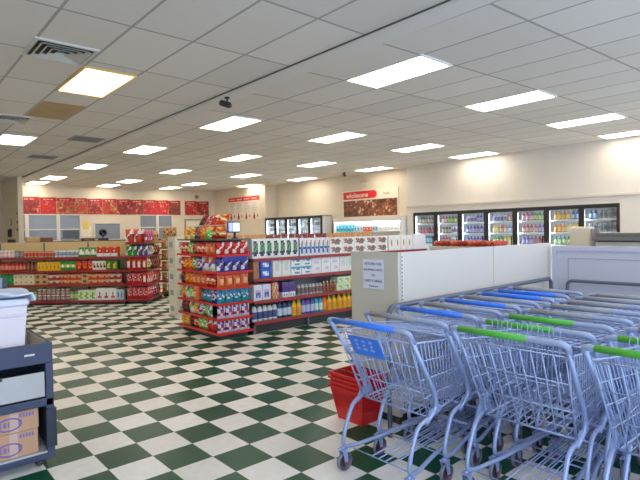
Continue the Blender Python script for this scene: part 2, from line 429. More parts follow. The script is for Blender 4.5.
poster(13, 9.95, 10.55, 0, 'dark red meat poster with red heading, right one of the separate pair')

# meat counter in front of the back wall
t = thing('meat_counter', 'low cream service counter with dark top below the back windows', 'counter', (5.5, 16.0, 0))
MB().box(-2.8, 2.8, -.3, .3, 0, 1.3).build('body', P((214, 198, 168), .6), t)
MB().box(-2.85, 2.85, -.35, .35, 1.3, 1.36).build('countertop', P((62, 52, 48), .4), t)
def cbx(x0, x1, y, h, c, label, name='carton', cat='box', z=1.36):
    t = MB(); t.cbox(x0, x1, y-.1, y+.1, z, z+h, .01); tag(t.build(name, P(c, .6, noise=.15, scale=20)), label, cat)
cbx(2.85, 3.25, 15.9, .17, (186, 164, 126), 'tan carton on the meat counter, nearest the partition')
cbx(3.3, 3.68, 15.9, .15, (110, 66, 54), 'brown carton on the meat counter beside the tan one')
cbx(4.0, 4.4, 15.9, .08, (150, 150, 146), 'flat grey tray on the meat counter', 'tray', 'tray')
t = thing('counter_scale', 'dark blue scale standing on the meat counter', 'scale', (5.45, 15.95, 1.36))
MB().cbox(-.17, .17, -.14, .14, 0, .09, .02).build('base', P((24, 26, 60), .4), t)
MB().lathe([(.03, .09), (.03, .16)], 10).build('column', P((30, 30, 50), .4), t)
MB().lathe([(.1, -.07), (.14, -.05), (.14, .04), (.1, .06)], 16, (0, 0, .29), axis='y').build('display_head', P((26, 26, 66), .4), t)
t = thing('bag_dispenser', 'pale yellow notice on a white board left of the middle back window', 'notice', (5.15, BACK, 1.6))
MB().box(-.2, .2, -.01, 0, -.1, .3).build('board', P((238, 234, 220), .6), t)
MB().prism([(-.12, .2), (.12, .2), (.08, .52), (-.06, .56)], -.016, -.01).build('sheet', P((236, 214, 120), .6), t)
t = thing('wall_shelf', 'small brown shelf under the yellow notice', 'shelf', (5.2, BACK, 1.42))
MB().box(-.25, .3, -.2, 0, 0, .03).build('board', P((120, 96, 78), .6), t)
for s in (-.18, .2): MB().prism([(s-.01, -.12), (s+.01, -.12), (s+.01, 0), (s-.01, 0)], -.15, 0).build('bracket', P((70, 60, 55), .5), t)

# ------------------------------------------------------------------ menu board and food sign on the right wall
t = thing('menu_board', 'white price board with red heading and red bottle pictures on the far right wall', 'sign', (10.85, 14.49, 2.1), R(-90))
MB().box(-1.2, 1.2, -.02, 0, 0, .96).build('board', P((226, 218, 206), .6), t)
MB().box(-1.2, 1.2, -.03, -.02, .8, .98).build('header_strip', REDB, t)
m = MB()
for q in range(4):
    for i in range(3): m.box(-1.08+q*.57+i*.14, -.98+q*.57+i*.14, -.034, -.03, .85, .91)
m.build('lettering', P((240, 190, 180), .5), t)
for c in range(4):
    m = MB()
    for i in range(6): m.box(-1.1+c*.58, -1.1+c*.58+.3+.06*((i*7+c) % 3), -.024, -.02, .34+i*.07, .355+i*.07)
    m.build('price_list', P((150, 140, 135), .6), t)
    b = MB(); cx = -1.0+c*.6
    b.prism([(cx-.07, .02), (cx+.07, .02), (cx+.08, .14), (cx+.03, .22), (cx+.03, .3), (cx-.03, .3), (cx-.03, .22), (cx-.08, .14)], -.026, -.02)
    b.build('bottle_picture', P((170, 40, 40), .5), t)
    b = MB(); cx = -.74+c*.6; b.prism([(cx-.05, .1), (cx+.05, .1), (cx+.03, .22), (cx-.03, .22)], -.026, -.02); b.build('bottle_picture', P((196, 96, 84), .5), t)
t = thing('food_sign', 'framed food photograph sign with red banner on the right wall', 'sign', (11.4, 7.66, 2.0), R(-90))
MB().box(-1.26, 1.26, -.025, 0, 0, .92).build('board', P((238, 228, 210), .6), t)
MB().box(-1.22, 1.22, -.032, -.025, .03, .58).build('printed_picture', patch_mat([(40, 24, 20), (110, 66, 46), (70, 36, 26), (150, 92, 66), (120, 60, 40), (206, 176, 140), (226, 214, 190)], 3.0, 4.2), t)
arc = [(.22+.14*math.sin(a), .76-.13*math.cos(a)) for a in [R(k*18) for k in range(11)]]
MB().prism([(-1.22, .63)] + arc + [(-1.22, .89)], -.034, -.025).build('banner', P((222, 30, 36), .5), t)
text('wholesome', .22, P((250, 225, 215), .5), t, (-.55, -.036, .75), (R(90), 0, 0), 'lettering', bold=.004)
text('foods', .12, P((60, 50, 45), .5), t, (.78, -.03, .75), (R(90), 0, 0), 'small_lettering')

# ------------------------------------------------------------------ product library
def art_cells(art, u, v):
    rows = art.split('/'); r = rows[min(len(rows)-1, int((1-v)*len(rows)))]
    return int(r[min(len(r)-1, int(u*len(r)))])
def box_mesh(w, d, h, cols, art, rough=.45):
    rows = art.split('/'); nv, nu = len(rows), max(len(r) for r in rows)
    mb = MB(); ch = min(.006, d*.1)
    for side in (0, 1):
        y = -d/2 if side == 0 else d/2
        vs = [(-w/2+w*i/nu, y + (ch if j in (0, nv) else 0)*(1 if side == 0 else -1), h*j/nv) for j in range(nv+1) for i in range(nu+1)]
        fs, ms = [], []
        for j in range(nv):
            for i in range(nu):
                q = (j*(nu+1)+i, j*(nu+1)+i+1, (j+1)*(nu+1)+i+1, (j+1)*(nu+1)+i)
                fs.append(q if side == 0 else q[::-1]); ms.append(art_cells(art, (i+.5)/nu, (j+.5)/nv))
        mb.add(vs, fs, ms)
    a = d/2; e = d/2-ch
    for s in (-1, 1):
        x = s*w/2; vs = [(x,-e,0),(x,e,0),(x,a,h/nv),(x,a,h-h/nv),(x,e,h),(x,-e,h),(x,-a,h-h/nv),(x,-a,h/nv)]
        mb.add(vs, [tuple(range(8)) if s > 0 else tuple(reversed(range(8)))], art_cells(art, .01, .5))
    mb.add([(-w/2,-e,h),(w/2,-e,h),(w/2,e,h),(-w/2,e,h)], [(0,1,2,3)], art_cells(art, .5, .99))
    mb.add([(-w/2,-e,0),(w/2,-e,0),(w/2,e,0),(-w/2,e,0)], [(3,2,1,0)], 0)
    return mb.mesh('pack', [P(c, rough) for c in cols])
def bag_mesh(w, d, h, cols, art, rough=.3):
    mb = MB(); nu, nv = 8, 9
    for side in (-1, 1):
        vs = []
        for j in range(nv+1):
            v = j/nv
            tz = math.sin(math.pi*min(1, max(0, (v-.04)/.90)))**.6 if .04 < v < .94 else 0
            for i in range(nu+1):
                u = i/nu; ww = w*(1-.10*math.sin(math.pi*v)*(1 if True else 0))
                bulge = (math.sin(math.pi*u))**.55 if 0 < i < nu else 0
                wr = 1 + .1*math.sin(i*2.3+j*1.7)
                vs.append((-ww/2+ww*u, side*max(.002 if side < 0 else .002, d/2*bulge*tz*wr), h*v))
        fs, ms = [], []
        for j in range(nv):
            for i in range(nu):
                q = (j*(nu+1)+i, j*(nu+1)+i+1, (j+1)*(nu+1)+i+1, (j+1)*(nu+1)+i)
                fs.append(q if side < 0 else q[::-1]); ms.append(art_cells(art, (i+.5)/nu, (j+.5)/nv))
        mb.add(vs, fs, ms, True)
    return mb.mesh('bag', [P(c, rough) for c in cols])
def bottle_mesh(h, r, cols, kind='round', n=12):
    pr = {'round': [(r*.9,0,0),(r,.03*h,0),(r,.15*h,1),(r,.6*h,0),(r*.9,.68*h,0),(r*.4,.84*h,0),(r*.36,.88*h,2),(r*.36,h,2)],
          'jug': [(r*.9,0,0),(r,.03*h,0),(r,.12*h,1),(r,.55*h,0),(r*.95,.66*h,0),(r*.55,.84*h,0),(r*.36,.87*h,2),(r*.36,h,2)],
          'can': [(r*.92,0,2),(r,.04*h,0),(r,.25*h,1),(r,.75*h,0),(r,.96*h,2),(r*.92,h,2)],
          'jar': [(r*.9,0,0),(r,.05*h,0),(r,.2*h,1),(r,.62*h,0),(r,.76*h,0),(r*.85,.8*h,2),(r*.88,.81*h,2),(r*.88,h,2)],
          'spray': [(r*.9,0,0),(r,.03*h,0),(r,.15*h,1),(r,.5*h,0),(r*.6,.68*h,0),(r*.35,.76*h,2),(r*.5,.8*h,2),(r*.5,h,2)]}[kind]
    mb = MB().lathe(pr, n, sy=.75 if kind in ('jug', 'spray') else 1)
    return mb.mesh('bottle', [P(c, .3) for c in cols])
LOG = '0000/0110/1221/1221/0110/0000'
DIAG = '00001/00011/00122/01220/12200/11000/00000'
BAND = '00/11/22/22/11/00/00'
WIN = '0000/0110/0220/0220/0220/0000'
FLOWER = '0000000000/0112013100/0213122310/0031132130/0122312200/0000131200/0000000000'
KINDS = {}
def kind(key, name, cat, phrase, mesh, w, d, h): KINDS[key] = (name, cat, phrase, mesh, w, d, h)
def busy(key):
    rn = random.Random(key)
    return '/'.join(''.join(rn.choice('0000112') if 0 < r < 7 else '0' for _ in range(6)) for r in range(9))
def bag(key, phrase, cols, w=.135, h=.2, d=.085, art=None): kind(key, 'snack_bag', 'snack bag', phrase, bag_mesh(w, d, h, cols, art or busy(key)), w, d, h)
def pack(key, name, cat, phrase, cols, w, d, h, art=LOG): kind(key, name, cat, phrase, box_mesh(w, d, h, cols, art), w, d, h)
def bot(key, name, cat, phrase, cols, h, r, k='round'): kind(key, name, cat, phrase, bottle_mesh(h, r, cols, k), 2*r, 2*r, h)
W_, K_ = (238, 236, 230), (30, 28, 30)
Y_, O_, R_, G_, B_, N_, PU, TE, LI, TA, BR, PK = (240, 196, 30), (236, 104, 30), (204, 28, 32), (36, 140, 60), (36, 84, 186), (24, 34, 86), (104, 46, 126), (40, 150, 160), (156, 196, 50), (190, 150, 96), (104, 58, 36), (232, 130, 150)
bag('yb', 'yellow snack bag', [Y_, O_, W_]); bag('ob', 'orange snack bag', [O_, Y_, R_]); bag('rb', 'red snack bag', [R_, W_, Y_])
bag('gb', 'green snack bag', [G_, W_, Y_]); bag('lb', 'lime green snack bag', [LI, W_, G_]); bag('bb', 'blue snack bag', [B_, W_, R_])
bag('pb', 'purple snack bag', [PU, PK, W_]); bag('kb', 'dark snack bag', [K_, R_, W_]); bag('brb', 'brown snack bag', [BR, TA, R_])
bag('tb', 'tan snack bag', [TA, BR, R_]); bag('wgb', 'white snack bag with green print', [W_, G_, LI], art=DIAG); bag('wpb', 'white, purple and pink snack bag', [(232, 224, 236), PU, (208, 60, 90)], art='1010/0110/0220/1021/0000')
bag('teb', 'teal snack bag', [TE, (40, 110, 190), W_]); bag('peb', 'peach and red snack bag', [(226, 120, 70), R_, (240, 190, 140)], art=WIN)
bag('bluw', 'blue and purple snack bag', [(52, 60, 150), W_, PU], art=DIAG); bag('redw', 'red and white snack bag', [R_, W_, R_], art=DIAG)
bag('gsb', 'large green striped snack bag', [(20, 150, 84), W_, (20, 110, 60)], .16, .24, .08, '0101/0101/1010/1010/0101'); bag('wob', 'large orange and white snack bag', [W_, O_, B_], .2, .26, .09, DIAG)
bag('rwt', 'tall red and white chip bag', [(214, 70, 40), W_, (150, 40, 30)], .17, .32, .1, DIAG); bag('pkt', 'tall pink and purple chip bag', [(196, 70, 110), PU, W_], .17, .3, .1); bag('tat', 'tall tan chip bag', [(200, 160, 90), BR, R_], .17, .28, .1)
bag('bigr', 'big orange-red snack sack', [(220, 60, 36), Y_, W_], .26, .2, .13); bag('gre', 'bright green snack bag', [(96, 190, 60), W_, G_], .2, .14, .08)
bag('rsm', 'small red candy bag', [(196, 30, 48), (240, 200, 190), (150, 20, 40)], .115, .19, .06); bag('rsm2', 'small red candy bag with yellow mark', [(190, 26, 36), Y_, W_], .115, .2, .06, WIN)
bag('pum', 'purple and white candy bag', [(112, 60, 140), W_, G_], .12, .21, .06, DIAG); bag('grb', 'green candy bag with white stripes', [(40, 150, 50), W_, (20, 90, 30)], .12, .23, .06, DIAG)
bag('grf', 'green food bag with white label', [(36, 136, 44), W_, Y_], .13, .21, .08, '0000/0110/1111/1111/0000')
bag('redorf', 'red and orange food bag', [(220, 50, 30), O_, Y_], .12, .2, .07)
# detergent aisle
pack('pgk', 'laundry_pouch', 'pouch', 'white pouch with green and black print', [(236, 236, 236), (64, 110, 70), (30, 50, 70), (120, 160, 120)], .125, .16, .30, '000000/022200/013110/031130/011310/013110/222220/022200/000000')
pack('pbr', 'cleaner_pouch', 'pouch', 'slim white pouch with blue and red print', [(234, 234, 238), (50, 90, 170), (190, 70, 70), (120, 160, 150)], .09, .14, .29, '0000/0020/0320/0330/1131/0110/0110/0000')
pack('pfl', 'tissue_pack', 'tissue pack', 'white pack with mottled colour print', [(238, 236, 234), (196, 130, 50), (70, 100, 60), (60, 90, 150)], .29, .3, .142, FLOWER)
pack('pdot', 'tissue_pack', 'tissue pack', 'white pack with a small orange spot', [(240, 238, 236), (214, 150, 70), (90, 110, 90)], .17, .3, .29, '00000/00000/00100/00200/00100/00000/00000')
pack('pwh', 'carton', 'box', 'plain white carton', [(236, 234, 240), (228, 226, 234)], .42, .34, .3, '00/00')
pack('pkw', 'carton', 'box', 'white carton with a black stripe', [(232, 232, 232), K_], .1, .2, .29, '010/010/010')
pack('blu', 'paper_towel_pack', 'paper towels', 'blue paper towel pack with white marks', [(28, 100, 200), W_, (120, 180, 230)], .19, .24, .135, '00000/01120/02110/00000')
pack('wpt', 'paper_towel_pack', 'paper towels', 'white paper towel pack with faint print', [(230, 230, 228), (206, 210, 206), (190, 206, 200)], .17, .24, .27, '0000/0110/0210/0110/0000/0000')
pack('wte', 'toilet_paper_pack', 'toilet paper', 'white toilet paper pack with teal print', [(236, 238, 240), (40, 150, 176), (150, 200, 220)], .21, .24, .135, '111111/020110/000000/001110/000000')
pack('wlp', 'toilet_paper_pack', 'toilet paper', 'white toilet paper pack with pale lavender print', [(236, 236, 240), (206, 206, 224), (220, 190, 200)], .2, .24, .27, '00000/01110/00000/00120/00000')
pack('brn', 'carton', 'box', 'brown corrugated carton', [(166, 122, 92), (140, 100, 74)], .1, .2, .26, '00/01/00')
pack('wlb', 'detergent_box', 'box', 'white detergent box with lavender print', [(226, 226, 238), (96, 104, 176), (180, 184, 220)], .15, .18, .24, '00000/00000/02220/01110/01210/00000')
pack('rgp', 'cloth_pack', 'cleaning cloths', 'red and green printed cleaning cloth pack', [(204, 70, 74), (150, 180, 110), (230, 200, 190)], .13, .18, .25, '01020/10201/02010/10102/01020')
pack('pur', 'dryer_sheet_box', 'box', 'purple dryer sheet box', [(84, 66, 130), (60, 44, 100), (220, 214, 230)], .125, .18, .16, '00000/01110/00000'); pack('puw', 'dryer_sheet_box', 'box', 'white and purple small box', [(226, 222, 232), (84, 66, 130)], .125, .18, .08, '00000/01010/00000')
bot('wdk', 'cleaner_bottle', 'bottle', 'slim white cleaner bottle with dark cap', [(176, 172, 176), (110, 90, 90), (44, 52, 66)], .2, .036); bot('brc', 'cleaner_bottle', 'bottle', 'amber cleaner bottle with pale cap', [(150, 104, 70), (120, 76, 52), (220, 220, 214)], .19, .036)
pack('lgp', 'sponge_pack', 'sponges', 'pale green sponge pack', [(206, 222, 190), (150, 180, 120), (236, 238, 226)], .16, .18, .12, '0000/0110/0210/0000')
bot('ylj', 'cleaner_bottle', 'bottle', 'yellow cleaner jug with small cap', [(238, 190, 24), (216, 160, 20), (240, 220, 60)], .25, .058, 'jug')
bot('wnv', 'detergent_bottle', 'bottle', 'white detergent bottle with navy cap', [(216, 220, 228), (70, 84, 130), (36, 42, 70)], .26, .045, 'jug'); bot('nvb', 'detergent_bottle', 'bottle', 'navy detergent bottle with white label', [(28, 62, 112), (200, 212, 226), (20, 40, 80)], .27, .046, 'jug')
bot('yeb', 'detergent_bottle', 'bottle', 'bright yellow detergent bottle', [(240, 202, 40), (226, 160, 40), (236, 220, 90)], .25, .046, 'jug'); bot('pub', 'detergent_bottle', 'bottle', 'purple softener bottle', [(96, 86, 170), (190, 196, 226), (70, 60, 140)], .27, .044, 'jug')
bot('teb2', 'detergent_bottle', 'bottle', 'teal softener bottle', [(50, 158, 182), (200, 226, 230), (50, 80, 160)], .27, .044, 'jug'); bot('orb', 'detergent_bottle', 'bottle', 'orange detergent bottle', [(240, 110, 30), (230, 160, 50), (230, 90, 30)], .27, .05, 'jug')
# far left aisle
bot('pjar', 'food_jar', 'jar', 'pale pink jar with white lid', [(216, 176, 170), (232, 214, 208), (230, 226, 220)], .17, .042, 'jar'); bot('gcan', 'food_can', 'can', 'grey food can', [(120, 116, 120), (150, 146, 146), (160, 160, 160)], .16, .045, 'can')
bot('scan', 'food_can', 'can', 'small red and cream can with dark lid', [(214, 170, 130), (200, 66, 40), (90, 46, 40)], .14, .036, 'can'); bot('wcup', 'food_cup', 'cup', 'white cup with grey print', [(220, 222, 222), (140, 156, 166), (200, 206, 210)], .15, .042, 'can')
pack('orx', 'food_carton', 'box', 'orange-red food box in a white tray', [(224, 66, 32), (176, 24, 30), W_, (250, 160, 40)], .15, .14, .22, '00330/01110/01210/01110/22222/22222')
bot('rjar', 'food_jar', 'jar', 'small red sauce jar', [(176, 44, 40), (222, 150, 120), (150, 30, 30)], .19, .038, 'jar'); bot('bjar', 'food_jar', 'jar', 'brown sauce jar', [(112, 60, 46), (150, 96, 70), (90, 46, 40)], .18, .042, 'jar')
pack('ypk', 'food_packet', 'packet', 'yellow food packet', [(232, 190, 26), (214, 150, 20), (200, 60, 40)], .08, .1, .19, '000/010/020/000'); pack('gpk', 'food_packet', 'packet', 'green food packet', [(52, 128, 50), (190, 200, 90), W_], .11, .1, .17, '000/121/000')
pack('bwp', 'food_carton', 'box', 'small white carton with black figures', [(230, 224, 210), (30, 28, 34), (120, 60, 100)], .07, .1, .18, '000/010/011/000'); pack('gfg', 'food_carton', 'box', 'green food box with yellow figure', [(30, 112, 44), (226, 190, 60), (216, 70, 40)], .13, .12, .2, '0000/0010/0110/0120/0110/0000')
pack('gbx', 'food_carton', 'box', 'plain green food box', [(32, 126, 60), (70, 160, 80)], .14, .14, .21, '000/010/000'); pack('wbx', 'food_carton', 'box', 'low cream carton', [(226, 214, 184), (160, 130, 90)], .11, .12, .1, '000/010/000')
pack('tbx', 'food_carton', 'box', 'tan food box with brown window', [(196, 164, 120), (110, 70, 46), (226, 210, 180)], .15, .13, .122, '0000/0110/0110/0000'); pack('rtx', 'food_carton', 'box', 'red and tan food box', [(196, 66, 50), (214, 170, 120), (140, 40, 36)], .15, .13, .122, '0000/1111/1211/0000'); pack('ptx', 'food_carton', 'box', 'plum and cream food box', [(150, 56, 70), (216, 190, 160), (90, 40, 50)], .14, .13, .122, '0000/1111/0110/0000')
bot('tjar', 'food_jar', 'jar', 'tan jar with pale lid', [(176, 140, 100), (206, 180, 140), (216, 200, 170)], .17, .05, 'jar'); bot('vjar', 'food_jar', 'jar', 'brown-violet jar with cream lid', [(128, 90, 90), (176, 150, 146), (230, 222, 210)], .13, .05, 'jar'); bot('grcan', 'food_can', 'can', 'green food can', [(110, 140, 70), (190, 200, 150), (190, 190, 180)], .2, .048, 'can')
pack('wgp', 'food_carton', 'box', 'white carton with lime green swirl', [(228, 232, 220), (140, 190, 60), (226, 210, 80)], .13, .13, .23, '0000/0120/0110/1100/0110/0000'); pack('wpk', 'food_carton', 'box', 'white carton with pink and green picture', [(240, 238, 234), (214, 100, 120), (60, 120, 90)], .145, .14, .27, '00000/00000/00200/00100/01110/00000'); pack('wbl', 'food_carton', 'box', 'pale blue and white slim carton', [(190, 210, 226), (40, 80, 130), W_], .075, .13, .23, '000/010/010/000')
# items on the back side of the detergent gondola
bag('tanpk', 'tan bag with a red band', [(206, 156, 100), R_, (226, 200, 150)], .15, .36, .1, '00/00/11/00/00'); bag('marpk', 'maroon bag', [(130, 28, 40), (180, 60, 60), W_], .15, .36, .1)

def place(key, F, s, t_, z, label, group=None, yaw=0.0, rx=0.0, hs=1.0):
    name, cat, ph, me, w, d, h = KINDS[key]
    ox, oy, a = F; ca, sa = math.cos(a), math.sin(a)
    o = link(name, me, None, (ox + s*ca - t_*sa, oy + s*sa + t_*ca, z), (rx, 0, a + yaw))
    o.scale = (1, 1, hs)
    return tag(o, label, cat, group)
def row(F, s0, t0, z, seq, where, gap=.006, jit=.04, s_end=None, hmax=None, fill=None):
    """seq of (kind, count[, stack]); items stand side by side from s0 with their fronts at t0"""
    s = s0
    for q in seq:
        key, n = q[0], q[1]; st = q[2] if len(q) > 2 else 1
        if key == '_': s += n; continue
        name, cat, ph, me, w, d, h = KINDS[key]
        lab = f'{ph}, {where}'
        hs = fill/(h*st) if fill else min(1.0, hmax/(h*st)) if hmax else 1.0
        for i in range(n):
            if s_end is not None and s + w > s_end + .005: return s
            for k in range(st):
                place(key, F, s + w/2, t0 + d/2 + random.uniform(.006, .014), z + .0015 + k*(h*hs + .001), lab, f'{ph}s, {where}', random.uniform(-jit, jit), 0.0, hs)
            s += w + gap
    return s

# ------------------------------------------------------------------ gondola shelving
BLACKM = P((34, 34, 38), .5); GREYM = P((92, 94, 100), .5)
def gondola(label, loc, rz, L, D, zs, height, rail, back, back_h, sd=.5, ends=(), deck=(120, 110, 108)):
    t = thing('gondola_shelving', label, 'store shelving', loc, rz)
    MB().box(.02, L-.02, .06, D-.06, 0, zs[0]-.05).build('kick_plate', BLACKM, t)
    MB().box(0, L, D/2-.02, D/2+.02, zs[0]-.05, back_h).build('back_panel', back, t)
    n = max(1, round(L/1.2))
    for i in range(n+1):
        x = i*(L-.03)/n
        MB().box(x, x+.03, D/2-.035, D/2-.02, zs[0]-.05, height).build('upright', GREYM, t)
        for y in (.02, D-.06): MB().box(x, x+.03, y, y+.04, 0, zs[0]-.045).build('foot', GREYM, t)
    sm = P(deck, .5)
    for z in zs:
        for side in (0, 1):
            y0, y1 = (0, D/2-.035) if side == 0 else (D/2+.02, D)
            s = MB().box(0, L, y0, y1, z-.025, z).build('shelf', sm, t)
            yf = (-.012, 0) if side == 0 else (D, D+.012)
            MB().box(0, L, yf[0], yf[1], z-.045, z-.002).build('price_rail', rail, s)
    for x0, x1, hh, m in ends: MB().box(x0, x1, .01, D-.01, .02, hh).build('end_panel', m, t)
    return t
MAROON = P((150, 40, 46), .45); REDRAIL = P((208, 30, 36), .4)
DG = gondola('long grey store shelving of paper goods and detergent with maroon rails', (3.2, 2.4, 0), 0, 4.3, 1.15, (.19, .51, .85, 1.16), 1.3, MAROON, P((150, 146, 150), .6), 1.3)
F = (3.2, 2.4, 0)
row(F, -.0, .015, 1.16, [('pgk', 7)], 'top detergent shelf', .004)
row(F, .93, .015, 1.16, [('pbr', 7)], 'top detergent shelf', .004)
row(F, 1.6, .015, 1.16, [('pfl', 5, 2)], 'top detergent shelf', .012, .01)
row(F, 3.14, .015, 1.16, [('pdot', 4)], 'top detergent shelf', .01, .01)
row(F, 3.87, .015, 1.16, [('pwh', 1)], 'far end of the top detergent shelf', .0, .0)
row(F, .02, .02, .85, [('brn', 1), ('_', .02), ('blu', 1, 2), ('_', .03), ('wpt', 2), ('wte', 2, 2), ('wlp', 3), ('wpt', 3), ('wlp', 3), ('wte', 4, 2), ('blu', 3, 2)], 'second detergent shelf from the top', .012, .01, 4.25)
row(F, .02, .02, .51, [('wlb', 2), ('_', .01), ('rgp', 1)], 'third detergent shelf from the top', .012, .01)
row(F, .56, .02, .51, [('puw', 2)], 'third detergent shelf from the top', .012, .01)
row(F, .56, .02, .592, [('pur', 2)], 'third detergent shelf from the top', .012, .01)
row(F, .88, .02, .51, [('wdk', 7), ('brc', 4), ('lgp', 2, 2), ('ylj', 8), ('rgp', 4), ('wlb', 5)], 'third detergent shelf from the top', .008, .05, 4.25)
row(F, .0, .02, .19, [('wnv', 5), ('nvb', 3), ('yeb', 2), ('pub', 3), ('teb2', 2), ('orb', 1), ('ylj', 10), ('wnv', 7), ('teb2', 6)], 'bottom detergent shelf', .006, .05, 4.25)
FB = (7.4, 3.55, R(180))
row(FB, .5, .1, 1.16, [('tanpk', 8), ('marpk', 9), ('tanpk', 6)], 'top of the back side of the detergent shelving', .012, .1)

# far left gondola, turned across the aisle
A1 = math.atan2(-.666, .746)
GO = (1.39-.9*.746, 8.9+.9*.666)
LG = gondola('far black store shelving of canned and boxed food with a cream back board', (GO[0], GO[1], 0), A1, 3.15, 1.2, (.10, .47, .78, 1.08), 1.40, MAROON, P((222, 196, 150), .7), 1.42, deck=(70, 64, 64))
F1 = (GO[0], GO[1], A1)
wh = 'shelf of the far left shelving'
row(F1, .05, .02, 1.08, [('pjar', 7), ('gcan', 2), ('scan', 9), ('wcup', 6), ('grf', 3), ('_', .02), ('orx', 4), ('grb', 1)], 'top ' + wh, .006, .05, 3.13)
row(F1, .02, .02, .78, [('rjar', 11), ('bjar', 3), ('ypk', 6), ('gpk', 3), ('redorf', 3), ('bwp', 4), ('gfg', 4), ('redorf', 1)], 'second ' + wh, .006, .05, 3.13, None, .2)
row(F1, .35, .02, .47, [('gbx', 2), ('wbx', 4, 2), ('tbx', 2, 2), ('ptx', 2, 2), ('rtx', 3, 2), ('tbx', 1, 2), ('rtx', 3, 2), ('ptx', 2, 2)], 'third ' + wh, .006, .03, 3.13, None, .235)
row(F1, .1, .02, .10, [('tjar', 8), ('grcan', 2), ('vjar', 7, 2), ('grcan', 2), ('wgp', 3), ('wpk', 3), ('wbl', 2)], 'bottom ' + wh, .006, .03, 3.13)
# end rack at its right end
ca, sa = math.cos(A1), math.sin(A1)
def lg(s, t_): return (GO[0]+s*ca-t_*sa, GO[1]+s*sa+t_*ca)
def end_rack(label, loc, rz, wx, wy, zs, top, rail, side='left'):
    """rack with shelves reaching round two sides; local x along its front, local y into depth"""
    t = thing('snack_rack', label, 'snack rack', loc, rz)
    MB().box(.05, wx-.05, .05, wy-.05, 0, zs[0]-.04).build('kick_plate', BLACKM, t)
    MB().box(*((.2, wx-.04) if side == 'left' else (.04, wx-.2)), .2, wy-.06, zs[0]-.04, top).build('core', P((44, 40, 44), .6), t)
    for z in zs:
        s = MB().box(0, wx, 0, wy, z-.022, z).build('shelf', P((120, 40, 40), .5), t)
        for x0, x1, y0, y1 in ((-.012, wx+.012, -.012, 0), (-.012, 0, 0, wy), (wx, wx+.012, 0, wy)):
            MB().box(x0, x1, y0, y1, z-.026, z+.006).build('price_rail', rail, s)
    return t
c0 = lg(3.18, 0.0)
ER = end_rack('far snack rack at the right end of the far left food shelving', (c0[0], c0[1], 0), A1, .5, 1.2, (.10, .43, .76, 1.07), 1.33, MAROON, 'right')
FE = (c0[0], c0[1], A1); ce = lg(3.68, 0.0); FS = (ce[0], ce[1], A1+R(90))
nm = ['bottom', 'second', 'third', 'fourth']
fr = [[('rsm', 4)], [('rsm', 3), ('rsm2', 1)], [('rsm2', 4)], [('grb', 2), ('pum', 2)]]
sd = [[('rsm', 3), ('pb', 2), ('brb', 2)], [('redw', 3), ('rb', 2), ('brb', 2)], [('gb', 2), ('kb', 2), ('brb', 3)], [('pum', 3), ('gb', 1), ('kb', 2), ('brb', 2)]]
for i, z in enumerate((.10, .43, .76, 1.07)):
    row(FE, .01, .02, z, fr[i], f'front of {nm[i]} shelf, far snack rack', .002, .05, .5, None, .23 if i == 3 else .27)
    row(FS, .125, .02, z, sd[i], f'side of {nm[i]} shelf, far snack rack', .004, .06, 1.18, None, .23 if i == 3 else .27)
MB()
tp = MB().box(-.0, .5, 0, 1.2, 1.34, 1.36); tp.build('top_tray', P((60, 50, 50), .5), ER)
row(FE, .0, .02, 1.36, [('rwt', 2)], 'top of far snack rack, front row', .012, .1)
row(FE, .0, .22, 1.36, [('rwt', 2)], 'top of far snack rack, second row', .012, .1)
row((c0[0], c0[1], A1+R(90)), .44, -.18, 1.36, [('rwt', 1), ('pkt', 2), ('tat', 1)], 'top of far snack rack, back row', .02, .1)
row(FS, .14, .02, 1.36, [('pkt', 3), ('tat', 2)], 'top of far snack rack, side row', .01, .1, 1.2)
# second far rack with brown bags, behind
c2 = lg(3.57, 1.25)
ER2 = end_rack('far rack of brown and tan bags behind the far snack rack', (c2[0], c2[1], 0), A1, .44, .7, (.10, .38, .66, .94, 1.22), 1.45, P((96, 60, 50), .5))
for i, z in enumerate((.10, .38, .66, .94, 1.22)):
    row((c2[0], c2[1], A1), .01, .02, z, [('tb', 2), ('brb', 1)], f'front of the {ORD[i]} shelf up of the far brown rack', .006, .05, .44, None, .22)

row((c2[0], c2[1], A1), .0, .22, 1.452, [('tat', 2)], 'top of the far brown rack', .01, .05)
# tall stack of white cartons
for k in range(5):
    t = thing('stacked_carton', f'white carton with grey marks, {["bottom", "second from bottom", "middle", "second from top", "top"][k]} of tall stack behind snack rack', 'box', (3.24, 5.0, k*.302), group='tall stack of white cartons')
    MB().cbox(-.15, .15, -.15, .15, 0, .3, .004).build('body', P((226, 222, 208), .6), t)
    m = MB(); m.box(-.152, -.1503, -.06, .08, .1, .2); m.box(-.07, .05, -.152, -.1503, .1, .2)
    m.build('printed_mark', P((150, 156, 156), .6), t)

# near snack rack (end cap)
SX, SY = 2.58, 2.40
SZ = (.10, .31, .53, .765, .99, 1.24)
SR = end_rack('near red-railed snack rack crowded with bags at the end of the detergent shelving', (SX, SY, 0), 0, .575, 1.28, SZ, 1.46, REDRAIL)
FL = (SX, SY+1.28, R(-90)); FR = (SX, SY, 0)
MB().box(0, .575, 0, 1.28, 1.455, 1.475).build('top_tray', P((70, 66, 70), .5), SR)
lv = ['bottom', 'second', 'third', 'fourth', 'fifth', 'sixth']
left = [[('yb', 2), ('kb', 1), ('rb', 1), ('lb', 2), ('redw', 3)],
        [('kb', 2), ('wgb', 1), ('yb', 1), ('wpb', 1), ('gb', 1), ('gsb', 2)],
        [('ob', 1), ('wgb', 1), ('lb', 2), ('peb', 1), ('teb', 2), ('bb', 1)],
        [('kb', 1), ('ob', 2), ('peb', 3), ('rb', 3)],
        [('rb', 1), ('ob', 2), ('gb', 1), ('bb', 1), ('wob', 2)],
        [('rb', 2), ('lb', 1), ('brb', 1), ('rb', 2), ('peb', 2)]]
